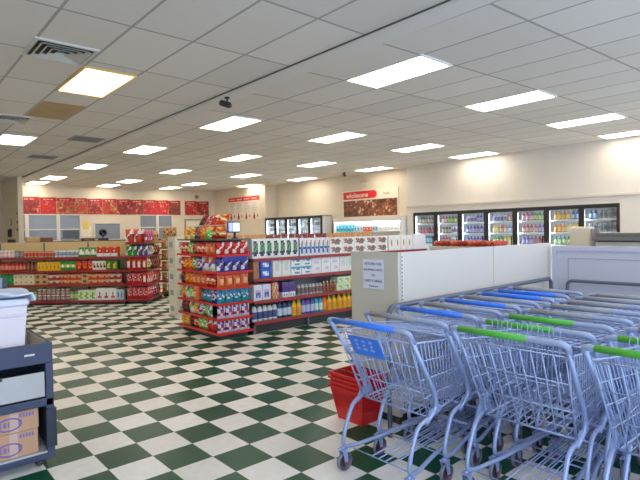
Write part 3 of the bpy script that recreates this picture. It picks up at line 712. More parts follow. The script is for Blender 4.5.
right = [[('wpb', 4)], [('wpb', 4)], [('teb', 4)], [('peb', 4)], [('bluw', 4)], [('redw', 4)]]
for i, z in enumerate(SZ):
    row(FL, .01, .012, z, left[i], f'aisle side of near snack rack, {lv[i]} shelf up', .004, .03, 1.145, (SZ+(1.46,))[i+1]-z-.035)
    row(FR, .008, .0, z, right[i], f'front of near snack rack, {lv[i]} shelf up', .002, .01, .59, (SZ+(1.46,))[i+1]-z-.035)
# heap of bags on top
top = [('yb', .12, .05, 0), ('yb', .30, .06, .1), ('brb', .5, .08, -.1), ('ob', .66, .06, .1), ('gre', .93, .0, 0), ('brb', .28, .22, .2), ('pb', .42, .24, -.2), ('bigr', .735, .18, .0), ('bigr', 1.005, .18, .0), ('bb', .1, .2, .3), ('redw', .8, .36, 0), ('pb', .62, .38, .2), ('rb', .42, .42, 0), ('brb', .2, .42, 0)]
for i, (k, s, t_, yw) in enumerate(top):
    z = 1.477 + (.0 if t_ < .15 else (.06 if t_ < .3 else .1))
    place(k, FL, s, t_+.05, 1.477, f'{KINDS[k][2]} heaped on top of the near snack rack' + (', back row' if t_ > .3 else ', middle row' if t_ > .15 else ', front row'), f'{KINDS[k][2]}s on the rack top' , yw, R(-12 if t_ < .15 else 0))
for i, (k, s, t_, yw) in enumerate([('kb', .34, .2, .2), ('rsm', .5, .2, -.2), ('redw', .68, .2, .2), ('bigr', .92, .2, .1)]):
    place(k, FL, s, t_+.06, 1.69, f'{KINDS[k][2]} lying highest on the heap of the near snack rack', None, yw, R(-35))
# hanging strip bag at the corner and blue price card
place('peb', FL, .74, -.06, .56, 'peach and red snack bag hanging out of the aisle side of the near snack rack', None, .1)
tag(MB().box(2.66, 3.08, 2.375, 2.382, 1.145, 1.215).build('price_sign', P((30, 56, 150), .5, noise=.2, scale=25)), 'blue price card on the front of the near snack rack', 'sign')
t = thing('price_scanner', 'black price checker stand with pale blue screen on the near snack rack', 'price checker', (3.0, 2.60, 1.475))
MB().lathe([(.05, 0), (.05, .015), (.02, .02), (.02, .1)], 12).build('stand', BLACKM, t)
MB().cbox(-.12, .09, -.02, .02, .09, .26, .008).build('housing', P((24, 28, 40), .4), t)
MB().box(-.04, .075, -.024, -.0205, .11, .24).build('screen', EM((190, 220, 246), .8), t)
MB().box(-.115, -.05, -.024, -.0205, .11, .24).build('side_screen', EM((50, 110, 190), .6), t)

# ------------------------------------------------------------------ coolers
COOLW = P((228, 232, 236), .5)
TUBE = EM((240, 248, 255), 12.0)
FRAMEB = P((22, 22, 25), .4)
def cooler(label, loc, W, n, z0, z1, depth, shelves):
    """front in local -y at y=0, body towards +y; doors along x"""
    t = thing('glass_door_cooler', label, 'cooler', loc, R(-90))
    b = MB()
    b.box(0, W, depth-.03, depth, 0, z1); b.box(0, .03, 0.04, depth, 0, z1); b.box(W-.03, W, 0.04, depth, 0, z1); b.box(0, W, 0.04, depth, z1-.03, z1); b.box(0, W, .04, depth, 0, z0)
    b.build('cabinet', COOLW, t)
    f = MB(); fw = .06
    f.box(0, W, -.02, .04, z1-.09, z1); f.box(0, W, -.02, .04, 0, z0+.06)
    dw = W/n
    for i in range(n+1): f.box(max(0, i*dw-fw), min(W, i*dw+fw), -.02, .04, z0+.06, z1-.09)
    f.build('door_surround', FRAMEB, t)
    for i in range(n):
        x0, x1 = i*dw+fw, (i+1)*dw-fw
        d = MB().box(x0, x1, .005, .011, z0+.06, z1-.09).build('glass_door', GLASS(), t)
        MB().box(x1-.035, x1-.015, -.05, -.02, 1.0, 1.35).build('handle', FRAMEB, d)
        MB().box(x0-.035, x0-.01, .045, .07, z0+.1, z1-.12).build('light_tube', TUBE, t)
    for z in shelves:
        s = MB().box(.03, W-.03, .12, depth-.03, z-.015, z).build('wire_shelf', COOLW, t)
        MB().box(.03, W-.03, .105, .12, z-.03, z+.012).build('price_rail', P((236, 238, 238), .5), s)
    return t
CZ = (1.12, 1.42, 1.72)
cooler('long black-framed cooler of seven glass doors in the right wall', (11.2, 5.66, 0), 5.68, 7, .15, 2.06, .7, CZ)
def drinks(key, ph, cols, h=.22, r=.042, k='round', name='drink_bottle'): bot(key, name, 'bottle' if name != 'drink_can' else 'can', ph, cols, h, r, k)
drinks('d_br', 'brown drink bottle', [(92, 62, 40), (196, 186, 170), (220, 210, 200)]); drinks('d_rd', 'red drink bottle', [(190, 40, 44), (230, 200, 190), (210, 60, 60)])
drinks('d_gn', 'green drink bottle', [(60, 140, 70), (210, 220, 150), (60, 120, 60)]); drinks('d_pu', 'purple drink bottle', [(96, 66, 150), (190, 180, 220), (90, 60, 140)])
drinks('d_wh', 'white drink bottle', [(232, 232, 234), (150, 140, 190), (210, 210, 220)]); drinks('d_ye', 'yellow drink bottle', [(240, 206, 60), (236, 230, 190), (230, 170, 40)])
drinks('d_or', 'orange drink bottle', [(240, 140, 40), (246, 210, 120), (230, 120, 40)]); drinks('d_bl', 'blue drink bottle', [(60, 110, 190), (200, 216, 236), (50, 90, 170)])
drinks('d_pk', 'pink drink bottle', [(214, 90, 130), (240, 200, 210), (180, 50, 90)]); drinks('d_gy', 'grey drink can', [(170, 172, 176), (120, 122, 130), (200, 200, 204)], .2, .042, 'can', 'drink_can')
drinks('d_cy', 'cyan drink pack', [(70, 160, 200), (190, 226, 236), (50, 110, 160)], .22, .055, 'can', 'drink_can'); drinks('d_te', 'teal drink bottle', [(90, 170, 150), (220, 230, 190), (60, 130, 110)])
drinks('d_mr', 'maroon drink bottle', [(120, 30, 60), (190, 120, 140), (90, 30, 50)])
lay = [[('d_br', 6), ('d_mr', 6), ('d_cy', 5)], [('d_rd', 2, 'd_gn', 3, 'd_br', 1), ('d_br', 3, 'd_wh', 3), ('d_rd', 3, 'd_wh', 3)], [('d_wh', 3, 'd_pu', 3), ('d_pu', 6), ('d_pu', 6)],
       [('d_wh', 4, 'd_rd', 2), ('d_ye', 2, 'd_rd', 2, 'd_bl', 2), ('d_gn', 3, 'd_ye', 3)], [('d_pk', 3, 'd_gn', 3), ('d_rd', 4, 'd_pu', 2), ('d_pu', 3, 'd_mr', 3)],
       [('d_or', 4, 'd_bl', 2), ('d_or', 3, 'd_ye', 3), ('d_te', 3, 'd_gn', 3)], [('d_bl', 2, 'd_gy', 4), ('d_gy', 6), ('d_gy', 6)]]
FC = (11.2, 5.66, R(-90)); dw = 5.68/7
for i in range(7):
    for j, z in enumerate((1.72, 1.42, 1.12)):
        q = lay[i][j]; seq = [(q[k], q[k+1]) for k in range(0, len(q), 2)]
        row(FC, i*dw+.10, .13, z, seq, f'{["top", "middle", "low"][j]} shelf, {ORD[i]} door from left of long cooler', .02, 0, (i+1)*dw-.05)
cooler('shorter black-framed cooler of five glass doors farther along the right wall', (10.82, 12.89, 0), 3.45, 5, .15, 2.12, .5, (1.36, 1.74))
drinks('milk', 'white milk jug', [(238, 240, 242), (200, 210, 226), (90, 110, 160)], .27, .062, 'jug', 'milk_jug')
drinks('milkg', 'white milk jug with grey label', [(236, 236, 238), (130, 130, 140), (60, 60, 70)], .27, .062, 'jug', 'milk_jug')
FC2 = (10.82, 12.89, R(-90))
for i in range(5):
    for j, z in enumerate((1.74, 1.36)):
        row(FC2, i*.69+.09, .13, z, [('milk', 2), ('milkg', 2)] if (i+j) % 2 else [('milkg', 2), ('milk', 2)], f'{["top", "low"][j]} shelf, {ORD[i]} door from left of shorter cooler', .012, 0, (i+1)*.69-.05)

# open dairy case under the food sign
t = thing('open_dairy_case', 'open white refrigerated case with lit canopy under the food sign', 'refrigerated case', (10.95, 8.98, 0), R(-90))
MB().box(0, 3.0, 0, .43, 0, .9).build('base_cabinet', P((226, 224, 220), .5), t)
MB().box(0, 3.0, .38, .43, .9, 1.95).build('back_panel', P((240, 240, 240), .5), t)
MB().box(0, 3.0, .0, .43, 1.84, 1.98).build('canopy', P((236, 232, 226), .5), t)
MB().box(.05, 2.95, .03, .08, 1.81, 1.84).build('light_tube', EM((250, 252, 255), 8.0), t)
for z in (1.2, 1.52): MB().box(.02, 2.98, .06, .38, z-.02, z).build('shelf', WHITE_METAL, t)
for x in (0, 2.97): MB().prism([(x, .9), (x+.03, .9), (x+.03, 1.84), (x, 1.84)], .02, .38).build('end_panel', P((236, 236, 236), .5), t)
FD = (10.95, 8.98, R(-90))
pack('dcy', 'dairy_pouch', 'pouch', 'cyan dairy pouch', [(70, 190, 214), (210, 236, 240), (40, 130, 180)], .16, .1, .22, '000/010/020/000'); pack('dor', 'dairy_carton', 'carton', 'orange dairy carton', [(226, 110, 66), W_, (200, 70, 40)], .13, .1, .15, '000/010/000'); pack('dbl', 'dairy_carton', 'carton', 'pale blue dairy carton', [(186, 206, 220), (60, 90, 150), W_], .12, .1, .2, '000/010/000'); pack('dwh', 'dairy_carton', 'carton', 'white dairy carton', [(240, 242, 242), (214, 224, 222), (190, 214, 210)], .2, .1, .18, '000/010/000')
row(FD, .08, .08, 1.52, [('dcy', 5), ('dbl', 3), ('dor', 3), ('dbl', 2), ('dwh', 5)], 'upper shelf of the open dairy case', .012, 0, 2.95)

# ------------------------------------------------------------------ produce table
t = thing('produce_table', 'long cream display table holding reddish loaves beyond the white partition', 'table', (8.0, 1.70, 0))
MB().box(-.3, .3, -.78, .78, 1.08, 1.2).build('table_top', P((206, 198, 184), .6), t)
MB().box(-.28, .28, -.76, .76, .1, 1.08).build('cabinet', P((196, 190, 180), .6), t)
for sx in (-1, 1):
    for sy in (-1, 1): MB().box(sx*.24-.03, sx*.24+.03, sy*.7-.03, sy*.7+.03, 0, .1).build('leg', GREYM, t)
def loaf_mesh(c):
    mb = MB(); prof = [(.02, -.11), (.06, -.095), (.075, -.04), (.078, .03), (.06, .09), (.02, .11)]
    mb.lathe(prof, 10, (0, 0, .06), .8, .8, axis='y'); return mb.mesh('loaf', P(c, .45, noise=.35, scale=18))
LO = [loaf_mesh((176, 60, 40)), loaf_mesh((150, 40, 34)), loaf_mesh((190, 90, 54))]
LN = ['reddish-brown', 'dark red', 'orange-brown']
for k in range(11):
    for j, xx in enumerate((-.16, .08)):
        q = (k*2+j*3) % 3
        o = link('bread_loaf', LO[q], None, (8.0+xx, 1.02+k*.136, 1.2), (0, 0, R(87 + 3*((k*5) % 3))))
        tag(o, f'{LN[q]} bagged loaf in the {["near", "back"][j]} row on the produce table', 'loaf', f'{LN[q]} loaves, {["near", "back"][j]} row')

# ------------------------------------------------------------------ checkout counter beyond the cart corral
t = thing('checkout_counter', 'long cream checkout counter with grey metal ledge behind the white partition', 'counter', (6.1, -2.62, 0))
MB().box(-.3, .3, -1.2, 1.1, 0, 1.36).build('body', P((216, 212, 202), .5), t)
MB().box(-.42, .36, -1.25, 1.1, 1.385, 1.42).build('ledge', P((128, 130, 130), .35, .6), t)
MB().box(-.36, .3, -1.22, 1.08, 1.42, 1.475).build('ledge_rim', P((112, 112, 112), .4, .5), t)
MB().box(-.28, .28, -1.18, 1.08, 1.36, 1.385).build('spacer', P((90, 92, 92), .5), t)
t = thing('register_hood', 'cream boxy hood with rounded right edge standing beside the checkout counter', 'register', (6.05, -1.235, 0))
MB().cbox(-.05, .1, -.15, .13, 0, 1.56, .02).build('hood_body', P((224, 216, 200), .5), t)
MB().tube([(-.02, -.2, .0), (-.02, -.2, 1.53)], .05, 12).build('rounded_side', P((110, 106, 116), .4), t)

# ------------------------------------------------------------------ cart corral partitions
t = thing('shelving_partition', 'tall white panelled partition with a beige end beside the carts', 'partition', (2.0, -1.45, 0))
PW = P((206, 201, 196), .5)
MB().box(.03, 1.44, 0, .03, .08, 1.385).build('white_panel', PW, t)
MB().box(1.45, 2.70, 0, .03, .08, 1.385).build('white_panel', PW, t)
MB().box(1.44, 1.45, .005, .025, .08, 1.385).build('seam_strip', P((170, 168, 166), .6), t)
MB().box(0, .03, 0, .53, .06, 1.385).build('end_panel', P((200, 195, 184), .55), t)
MB().box(.03, 2.7, .04, .5, 0, .08).build('kick_plate', BLACKM, t)
MB().box(0, .03, 0.01, .52, 0, .06).build('end_kick', BLACKM, t)
u = MB().box(.03, .06, -.008, 0, .1, 1.385).build('slotted_upright', P((214, 212, 208), .5), t)
m = MB()
for k in range(40): m.box(.036, .046, -.0095, -.008, .13+k*.031, .146+k*.031)
m.build('slot', P((52, 52, 56), .7), u)
for z in (.12, .5, .85): MB().box(.03, 2.7, .03, .5, z, z+.02).build('shelf', GREYM, t)
nt_ = thing('paper_sign', 'white handwritten paper notice taped to the beige partition end', 'notice', (1.997, -1.185, 1.20), R(-90))
MB().box(-.118, .118, -.003, 0, -.125, .125).build('sheet', P((226, 228, 240), .6), nt_)
INK = P((96, 98, 130), .6)
for s_, z, sz in (('RETURN THE', .085, .032), ('SHOPPING CARTS', .035, .026), ('TO', -.012, .03), ('CART CORRAL', -.058, .031), ('Thank you', -.1, .024)):
    text(s_, sz, INK, nt_, (0, -.0045, z), (R(90), 0, 0), 'lettering')
t = thing('corral_partition', 'lavender-white framed panel closing the far side of the cart corral', 'partition', (4.62, -1.5, 0), R(-90))
LAV = P((194, 196, 210), .5)
MB().box(0, 3.6, 0, .05, .05, 1.35).build('panel', LAV, t)
f = MB(); f.box(0, .05, -.012, 0, .05, 1.35); f.box(3.55, 3.6, -.012, 0, .05, 1.35); f.box(.05, 3.55, -.012, 0, 1.30, 1.35); f.build('frame', P((196, 198, 216), .5), t)
f = MB(); f.box(.17, .178, -.004, 0, .1, 1.22); f.box(.178, 3.5, -.004, 0, 1.212, 1.22); f.build('inset_line', P((160, 162, 182), .5), t)
MB().box(0, 3.6, 0, .05, 0, .05).build('kick_plate', BLACKM, t)
RAILM = P((96, 102, 118), .4, .2)
t = thing('corral_rail', 'grey pipe rail running along the white partition over the carts', 'rail', (0, 0, 0))
MB().tube(fillet([(1.76, -1.55, .93), (1.80, -1.55, .985), (4.42, -1.55, 1.0), (4.47, -1.55, .96), (4.47, -1.55, .0)], .06), .021, 10).build('pipe', RAILM, t)
MB().tube([(1.76, -1.55, .95), (1.76, -1.55, 0)], .018, 10).build('post', RAILM, t)
MB().lathe([(.05, 0), (.05, .01), (.02, .012)], 12, (4.47, -1.55, 0)).build('foot', RAILM, t)
t = thing('corral_rail', 'grey pipe rail crossing in front of the lavender-white panel', 'rail', (0, 0, 0))
MB().tube(fillet([(4.53, -1.70, 0), (4.53, -1.70, .98), (4.53, -4.8, .98), (4.53, -4.8, 0)], .06), .018, 10).build('pipe', RAILM, t)

# ------------------------------------------------------------------ shopping carts
STEEL = P((162, 177, 214), .35, .35)
STEELL = P((168, 183, 218), .4, .3)
HGREY = P((156, 170, 200), .45)
RUBBER = P((120, 126, 142), .6)
HUB = P((140, 60, 80), .5)
BLUE = P((56, 138, 242), .4); GREEN = P((84, 170, 62), .4); GREYG = P((140, 144, 152), .45)
def wv(x, k):     # half widths: k=0 bottom, 1 rim
    a, b = ((.275, .195), (.315, .225))[k]
    u = (x-.03)/.95
    return a + (b-a)*u
def zrim(x): return .93 - .10*x
def zbot(x): return .425 + .10*x
X0T, X0B, X1T, X1B = .05, .25, 1.0, .90
def cart_meshes():
    M = {}
    wr, wr2 = .0028, .004
    for s in (-1, 1):
        m = MB()
        n = 24
        for i in range(n+1):
            u = i/n; xt = X0T+(X1T-X0T)*u; xb = X0B+(X1B-X0B)*u
            m.tube([(xb, s*wv(xb, 0), zbot(xb)), (xt, s*wv(xt, 1), zrim(xt))], wr, 5)
        for h in (.0, .25, .5, .75, 1.0):
            def pt(u):
                xt = X0T+(X1T-X0T)*u; xb = X0B+(X1B-X0B)*u
                return Vector((xb, s*wv(xb, 0), zbot(xb))).lerp(Vector((xt, s*wv(xt, 1), zrim(xt))), h)
            m.tube([pt(0), pt(.5), pt(1)], .006 if h in (0, 1.0) else wr2, 6)
        M['side', s] = m.mesh('side_grille', STEELL)
    m = MB()
    for i in range(13):
        u = -1+2*i/12
        m.tube([(X0B, u*wv(X0B, 0), zbot(X0B)), (X1B, u*wv(X1B, 0), zbot(X1B))], wr, 5)
    for i in range(7):
        x = X0B+(X1B-X0B)*i/6; m.tube([(x, -wv(x, 0), zbot(x)-.004), (x, wv(x, 0), zbot(x)-.004)], wr2, 5)
    M['bottom'] = m.mesh('bottom_grille', STEELL)
    m = MB()
    for i in range(13):
        u = -1+2*i/12; m.tube([(X1B, u*wv(X1B, 0), zbot(X1B)), (X1T, u*wv(X1T, 1), zrim(X1T))], wr, 5)
    for h in (0, .25, .5, .75, 1):
        a = Vector((X1B, wv(X1B, 0), zbot(X1B))).lerp(Vector((X1T, wv(X1T, 1), zrim(X1T))), h); m.tube([a, (a.x, -a.y, a.z)], .006 if h in (0, 1) else wr2, 6)
    M['front'] = m.mesh('front_grille', STEELL)
    # hinged rear gate, down and up
    def gate(p_top, p_bot, wt, wb):
        m = MB()
        for i in range(11):
            u = -1+2*i/10; m.tube([(p_bot[0], u*wb, p_bot[1]), (p_top[0], u*wt, p_top[1])], wr2, 5)
        for h in (0, .34, .68, 1):
            x, z = p_bot[0]+(p_top[0]-p_bot[0])*h, p_bot[1]+(p_top[1]-p_bot[1])*h; w_ = wb+(wt-wb)*h
            m.tube([(x, -w_, z), (x, w_, z)], wr2, 5)
        return m.mesh('rear_gate', STEELL)
    M['gate_down'] = gate((.045, .925), (.245, .452), .30, .268)
    M['gate_up'] = gate((.06, zrim(.06)-.012), (.56, zrim(.56)-.014), .285, .225)
    # frame: tube from handle end down along the basket, back under it, leg, lower rail to the front caster
    for s in (-1, 1):
        y1, y2 = s*.322, s*.285
        pts = fillet([(0, s*.325, .99), (.27, y2+s*.012, .60), (.30, y2+s*.005, .50), (.20, y2, .425)], .06)
        M['upper', s] = MB().tube(pts, .0135, 8).mesh('frame_tube', STEEL)
        pts = fillet([(.34, y2-s*.012, .475), (.24, y2, .455), (.14, s*.27, .42), (.07, s*.272, .27), (.05, s*.272, .165), (.14, s*.262, .150), (.35, s*.216, .166), (.86, s*.15, .205)], .05)
        M['lower', s] = MB().tube(pts, .013, 8).mesh('leg', STEEL)
        m = MB(); m.prism([(.20, .43), (.34, .475), (.34, .51), (.24, .50)], y2-s*.004, y2+s*.006); M['bracket', s] = m.mesh('bracket', STEEL)
    m = MB()
    m.tube([(.86, -.15, .205), (.86, .15, .205)], .011, 8); m.tube([(.55, -.19, .168), (.55, .19, .168)], .005, 6)
    for i in range(4):
        u = -1+2*(i+.5)/4
        m.tube([(.125, u*.11, .141), (.86, u*.10, .196)], .0045, 5)
    m.tube([(.125, -.25, .139), (.125, .25, .139)], .0045, 5)
    M['rack'] = m.mesh('lower_rack', STEEL)
    M['stem'] = None
    # handle
    m = MB().tube(fillet([(.05, -.322, .93), (.0, -.328, .99), (-.012, -.30, 1.0), (-.012, .30, 1.0), (.0, .328, .99), (.05, .322, .93)], .035), .0155, 10); M['handle'] = m.mesh('handle', HGREY)
    for nme, c in (('blue', BLUE), ('green', GREEN), ('grey', GREYG)):
        m = MB().tube([(-.012, -.24 if nme == 'blue' else -.13, 1.0), (-.012, .27, 1.0)], .0185, 10); M['grip', nme] = m.mesh('handle_grip', c)
    # casters
    m = MB(); m.lathe([(.056, -.013), (.062, -.009), (.062, .009), (.056, .013)], 18, axis='y'); M['wheel'] = m.mesh('wheel', RUBBER)
    m = MB(); m.lathe([(.026, -.016), (.026, .016)], 12, axis='y'); M['hub'] = m.mesh('hub', HUB)
    m = MB()
    for s in (-1, 1): m.prism([(-.014, 0), (.014, 0), (.035, .085), (-.005, .085)], s*.019-.002, s*.019+.002)
    m.box(-.01, .04, -.021, .021, .08, .088); m.tube([(.018, 0, .085), (.018, 0, .10)], .012, 8)
    M['fork'] = m.mesh('caster', STEEL)
    # folding child seat
    m = MB()
    for i in range(7):
        y = -.18+i*.06
        m.tube(fillet([(.20, y-.012, .60), (.235, y-.012, 1.03), (.235, y+.024, 1.03), (.20, y+.024, .60)], .016, 3), wr, 5)
    m.tube([(.21, -.22, .72), (.21, .22, .72)], wr2, 5); m.tube([(.225, -.22, .9), (.225, .22, .9)], wr2, 5)
    for s in (-1, 1): m.tube(fillet([(.09, s*.25, .83), (.16, s*.24, .70), (.21, s*.22, .72)], .03), wr2, 5)
    M['seat'] = m.mesh('child_seat', STEELL)
    m = MB(); 
    for y in [-.16+i*.0533 for i in range(7)]: m.tube([(.10, y, .70), (.21, y, .71)], wr, 5)
    M['seatbase'] = m.mesh('seat_base', STEELL)
    return M
CM = cart_meshes()
def cart_proto(label, loc, colour, gate, seat=False, flap=False):
    t = thing('shopping_cart', label, 'shopping cart', loc, 0, 'shopping carts nested in the corral')
    for s in (-1, 1):
        link('side_grille', CM['side', s], t); link('frame_tube', CM['upper', s], t); link('leg', CM['lower', s], t); link('bracket', CM['bracket', s], t)
    link('bottom_grille', CM['bottom'], t); link('front_grille', CM['front'], t)
    link('rear_gate', CM['gate_down' if gate == 'down' else 'gate_up'], t)
    link('lower_rack', CM['rack'], t); link('handle', CM['handle'], t)
    g = link('handle_grip', CM['grip', colour], t); g['label'] = f'{colour} handle grip'
    for x, y in ((.05, -.275), (.05, .275), (.86, -.13), (.86, .13)):
        c = link('caster', CM['fork'], t, (x+.03 if x < .5 else x, y, .062), R(180))
        if x < .5: c.location = (x+.018, y, .062)
        w_ = link('wheel', CM['wheel'], c); link('hub', CM['hub'], c)
    if seat:
        s_ = link('child_seat', CM['seat'], t); link('seat_base', CM['seatbase'], s_)
    if flap:
        # blue plastic plate lying in the gate plane
        f = MB(); nx = 6
        def gp(h): return (.045+.2*(1-h)-.012, .452+.473*h)
        a, b = gp(.97), gp(.70)
        poly = [(-.06, a), (.20, a), (.18, b), (-.08, b)]
        vs = [(p[0]-.006, -y*-1, p[1]) for y, p in poly] + [(p[0], y, p[1]) for y, p in poly]
        f.add(vs, [(0,1,2,3),(7,6,5,4),(0,4,5,1),(1,5,6,2),(2,6,7,3),(3,7,4,0)])
        fo = f.build('seat_flap', BLUE, t, bevel=.004); fo['label'] = 'blue plastic seat flap'
        wm = P((150, 190, 246), .5)
        for y in (.145, .085, .025):
            m = MB()
            for k in range(3):
                p = gp(.78+k*.055); q = gp(.815+k*.055); d_ = .0085
                w_ = (.036, .022, .03)[k]/2; c_ = y-.018
                m.add([(p[0]-d_, c_-w_, p[1]), (p[0]-d_, c_+w_, p[1]), (q[0]-d_, c_+w_, q[1]), (q[0]-d_, c_-w_, q[1])], [(3,2,1,0)])
            m.build('printed_icon', wm, fo)
    return t
YA, YB, YC = -1.975, -2.71, -3.43
ordn = ['nearest', 'second', 'third', 'fourth', 'fifth', 'sixth', 'seventh', 'eighth', 'ninth']
protos = {}
def cart_row(y, xs, cs, rowname, seat0, flap0):
    for i, (x, c) in enumerate(zip(xs, cs)):
        gate = 'down' if i == 0 else 'up'
        extra = ' and blue seat flap' if flap0 and i == 0 else ' and raised wire child seat' if seat0 and i == 0 else ''
        lab = f'wire shopping cart with {c} grip{extra}, {ordn[i] if i < 9 else "last"} of the {rowname} row'
        key = (c, gate, seat0 and i == 0, flap0 and i == 0)
        if key in protos:
            t = copy_tree(protos[key]); t.location = (x, y, 0); t['label'] = lab
        else:
            protos[key] = cart_proto(lab, (x, y, 0), c, gate, key[2], key[3])
cart_row(YA, [1.07, 1.41, 1.74, 2.02, 2.29, 2.56, 2.83, 3.10, 3.37], ['blue', 'grey', 'blue', 'grey', 'blue', 'grey', 'blue', 'blue', 'grey'], 'left', False, True)
cart_row(YB, [1.36, 1.66, 1.93, 2.22, 2.52, 2.80, 3.08, 3.34], ['green', 'green', 'green', 'grey', 'grey', 'grey', 'grey', 'grey'], 'middle', True, False)
cart_row(YC, [1.38, 1.68, 1.98, 2.28, 2.58, 2.88, 3.18, 3.44], ['green', 'green', 'grey', 'grey', 'grey', 'grey', 'grey', 'grey'], 'right', True, False)

# ------------------------------------------------------------------ stack of red hand baskets
REDP = P((206, 22, 28), .4)
def basket(label, z, handle):
    t = thing('hand_basket', label, 'basket', (1.85, -1.12, z), 0, 'stack of red hand baskets')
    hb, ht = (.095, .135), (.135, .19); H_ = .27
    m = MB()
    def pt(u, v, k): return None
    b = [(-hb[0], -hb[1]), (hb[0], -hb[1]), (hb[0], hb[1]), (-hb[0], hb[1])]; tp = [(-ht[0], -ht[1]), (ht[0], -ht[1]), (ht[0], ht[1]), (-ht[0], ht[1])]
    m.box(-hb[0]+.001, hb[0]-.001, -hb[1]+.001, hb[1]-.001, 0, .004)
    for i in range(4):
        j = (i+1) % 4
        B0, B1, T0, T1 = Vector((*b[i], 0)), Vector((*b[j], 0)), Vector((*tp[i], H_)), Vector((*tp[j], H_))
        def q(u, v): return (B0.lerp(B1, u)).lerp(T0.lerp(T1, u), v)
        n_in = (Vector((0, 0, .1)) - (B0+B1+T0+T1)/4); n_in.z = 0; n_in.normalize(); n_in *= .0025
        def strip(u0, u1, v0, v1):
            p = [q(u0, v0), q(u1, v0), q(u1, v1), q(u0, v1)]
            m.add(p + [x+n_in for x in p], [(0,1,2,3),(7,6,5,4),(0,4,5,1),(1,5,6,2),(2,6,7,3),(3,7,4,0)])
        strip(0, 1, 0, .42)
        strip(0, 1, .9, 1)
        strip(0, .08, .42, .9); strip(.92, 1, .42, .9); strip(.48, .52, .42, .9)
        for k in range(5): strip(.08, .92, .47+k*.085, .505+k*.085)
    m.build('basket_shell', REDP, t)
    r = MB(); o = .012
    r.box(-ht[0]-o, ht[0]+o, -ht[1]-o, -ht[1]+.002, H_-.006, H_+.012); r.box(-ht[0]-o, ht[0]+o, ht[1]-.002, ht[1]+o, H_-.006, H_+.012)
    r.box(-ht[0]-o, -ht[0]+.002, -ht[1], ht[1], H_-.006, H_+.012); r.box(ht[0]-.002, ht[0]+o, -ht[1], ht[1], H_-.006, H_+.012)
    r.build('rim', REDP, t)
    if handle:
        for s in (-1, 1):
            MB().tube(fillet([(s*ht[0], -.13, H_+.012), (s*.09, -.12, H_+.03), (s*.09, .12, H_+.03), (s*ht[0], .13, H_+.012)], .03), .006, 6).build('handle', P((40, 40, 44), .4), t)
for k in range(4): basket(f'red slotted plastic hand basket, {["bottom", "second from the bottom", "second from the top", "top"][k]} of the stack by the carts', k*.036, k == 3)

# ------------------------------------------------------------------ blue utility cart with boxes
t = thing('utility_cart', 'dark blue plastic utility cart with drawer at the lower left', 'utility cart', (-.245, -.29, 0))
NAVY = P((52, 60, 84), .5, noise=.08, scale=8)
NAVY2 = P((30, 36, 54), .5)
W, D = 1.0, .62
tr = MB()
tr.box(-W, 0, 0, .025, .71, .85); tr.box(-W, 0, D-.025, D, .71, .85); tr.box(-.025, 0, .025, D-.025, .71, .85); tr.box(-W, -W+.025, .025, D-.025, .71, .85)
tr.build('top_tray', NAVY, t, bevel=.006)
MB().box(-W+.025, -.025, .025, D-.025, .73, .745).build('tray_floor', P((150, 146, 138), .5), t)
ln = MB(); ln.box(-.029, -.0255, .026, D-.026, .746, .846); ln.box(-W+.03, -.03, D-.029, D-.0255, .746, .846); ln.box(-W+.03, -.03, .0255, .029, .746, .838)
ln.build('tray_liner', P((176, 170, 158), .5), t)
MB().box(-.17, -.11, -.004, 0, .775, .787).build('slot', P((210, 214, 222), .5), t)
ms = MB().box(-W, 0, 0, D, .42, .475); ms.build('middle_shelf', NAVY, t, bevel=.006)
bs = MB(); bs.box(-W, 0, 0, D, .06, .10); bs.build('bottom_shelf', NAVY, t, bevel=.006)
MB().box(-W+.02, -.02, .012, D-.02, .10, .112).build('shelf_liner', P((186, 188, 186), .5), t)
for x in (-.045, -W):
    for y in (0, D-.045): MB().box(x, x+.045, y, y+.045, .10, .71).build('corner_post', NAVY, t)
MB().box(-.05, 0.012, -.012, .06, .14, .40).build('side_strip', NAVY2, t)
MB().box(-.02, -.0, .10, D-.045, .10, .71).build('side_panel', NAVY, t)
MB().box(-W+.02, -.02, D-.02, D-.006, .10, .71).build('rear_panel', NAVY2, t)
dr = MB(); dr.box(-W+.05, -.055, -.002, .012, .49, .655); dr.box(-W+.06, -.06, .012, D-.06, .49, .5)
dr.build('drawer', P((182, 182, 184), .2, noise=.12, scale=3), t)
MB().box(-.42, -.3, -.012, -.002, .64, .655).build('handle', P((60, 58, 56), .4), t)
for x in (-.08, -W+.08):
    for y in (.08, D-.08):
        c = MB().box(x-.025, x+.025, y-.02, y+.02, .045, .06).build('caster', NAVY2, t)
        MB().lathe([(.03, -.012), (.03, .012)], 14, (x, y, .03), axis='y').build('wheel', P((40, 40, 44), .5), c)
def carton(label, x0, x1, z0, z1):
    t = thing('cardboard_box', label, 'box', (0, 0, 0))
    y0, y1 = -.26, .15
    MB().cbox(x0, x1, y0, y1, z0, z1, .004).build('body', P((196, 158, 128), .65, noise=.05, scale=10), t)
    MB().box(x1-.17, x1-.12, y0-.002, y0, z0+.002, z1-.002).build('tape', P((206, 180, 170), .25), t)
    m = MB(); 
    cx = (x0+x1)/2
    PUR = P((134, 116, 170), .6)
    m.tube([(cx+.09+.07*math.cos(a), y0-.001, z0+.06+.04*math.sin(a)) for a in [R(k*20) for k in range(18)]], .006, 4, closed=True)
    for k in range(5): m.box(cx+.03+k*.026, cx+.047+k*.026, y0-.0015, y0, z0+.045, z0+.08)
    for k in range(5): m.box(cx+.15+k*.018, cx+.162+k*.018, y0-.0015, y0, z1-.04, z1-.015)
    m.build('printed_mark', PUR, t)
carton('tan cardboard box with purple print in the utility cart, upper of two', -.86, -.335, .279, .412)
carton('tan cardboard box with purple print in the utility cart, lower of two', -.86, -.34, .114, .277)
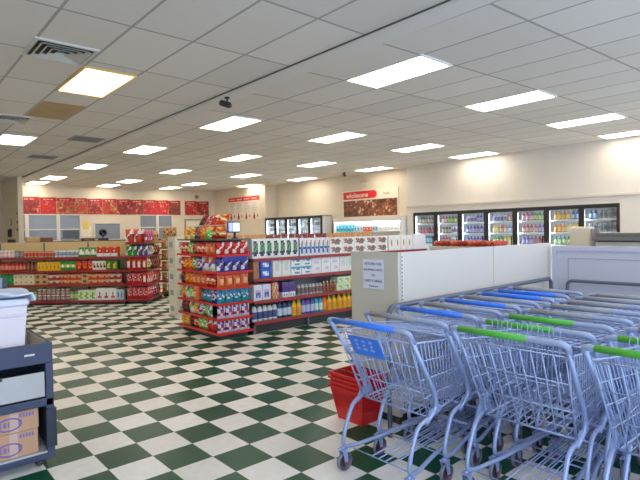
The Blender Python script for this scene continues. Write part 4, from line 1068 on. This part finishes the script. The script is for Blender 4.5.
# white tote and cloth on the cart
t = thing('storage_tote', 'white plastic storage tote with lid standing on the utility cart', 'tote', (-.66, -.02, .747))
m = MB()
bw, bd, tw, td, h = .26, .19, .285, .21, .36
lo = [(-bw,-bd,0),(bw,-bd,0),(bw,bd,0),(-bw,bd,0)]; hi = [(-tw,-td,h),(tw,-td,h),(tw,td,h),(-tw,td,h)]
m.add(lo+hi, [(3,2,1,0),(4,5,6,7),(0,1,5,4),(1,2,6,5),(2,3,7,6),(3,0,4,7)])
m.build('tote_body', P((232, 224, 232), .45), t, bevel=.012)
MB().cbox(-tw-.012, tw+.012, -td-.012, td+.012, h, h+.045, .012).build('lid', P((226, 230, 244), .4), t)
MB().cbox(-tw-.004, tw+.004, -td-.006, td+.006, h-.07, h-.05, .006).build('rib', P((222, 216, 228), .45), t)
# cloth: a draped sheet over the tote lid, hanging off its right edge
def cloth():
    nu, nv = 22, 14; vs = []; fs = []
    zt = .747+.36+.045
    for i in range(nu+1):
        for j in range(nv+1):
            u = i/nu; v = j/nv
            x = -.95+.66*u; y = -.26+.40*v+.02*math.sin(u*6)
            edge = -.66+.30
            z = zt+.028+.010*math.sin(u*14+v*5)+.012*math.sin(v*9+u*3)
            if x > edge:
                over = x-edge; z -= .9*max(0, over-.015); x = edge+.25*over
            vs.append((x, y, z))
    for i in range(nu):
        for j in range(nv):
            a = i*(nv+1)+j; fs.append((a, a+nv+1, a+nv+2, a+1))
    return MB().add(vs, fs, 0, True)
o = cloth().build('cleaning_cloth', P((226, 232, 250), .8, noise=.04, scale=30))
sm_ = o.modifiers.new('thick', 'SOLIDIFY'); sm_.thickness = .012; sm_.offset = 1
tag(o, 'rumpled white cloth draped over the lid of the white tote', 'cloth')
t = thing('display_screen', 'grey panel screen with dark edge standing behind the white tote', 'screen', (-.43, .22, .747))
MB().box(-.3, -.015, 0, .02, .05, .52).build('screen_panel', P((150, 166, 190), .4), t)
MB().box(-.015, .015, -.004, .03, .0, .52).build('edge_frame', P((50, 54, 62), .5), t)
MB().box(-.2, -.1, -.02, .045, 0, .05).build('foot', P((50, 54, 62), .5), t)
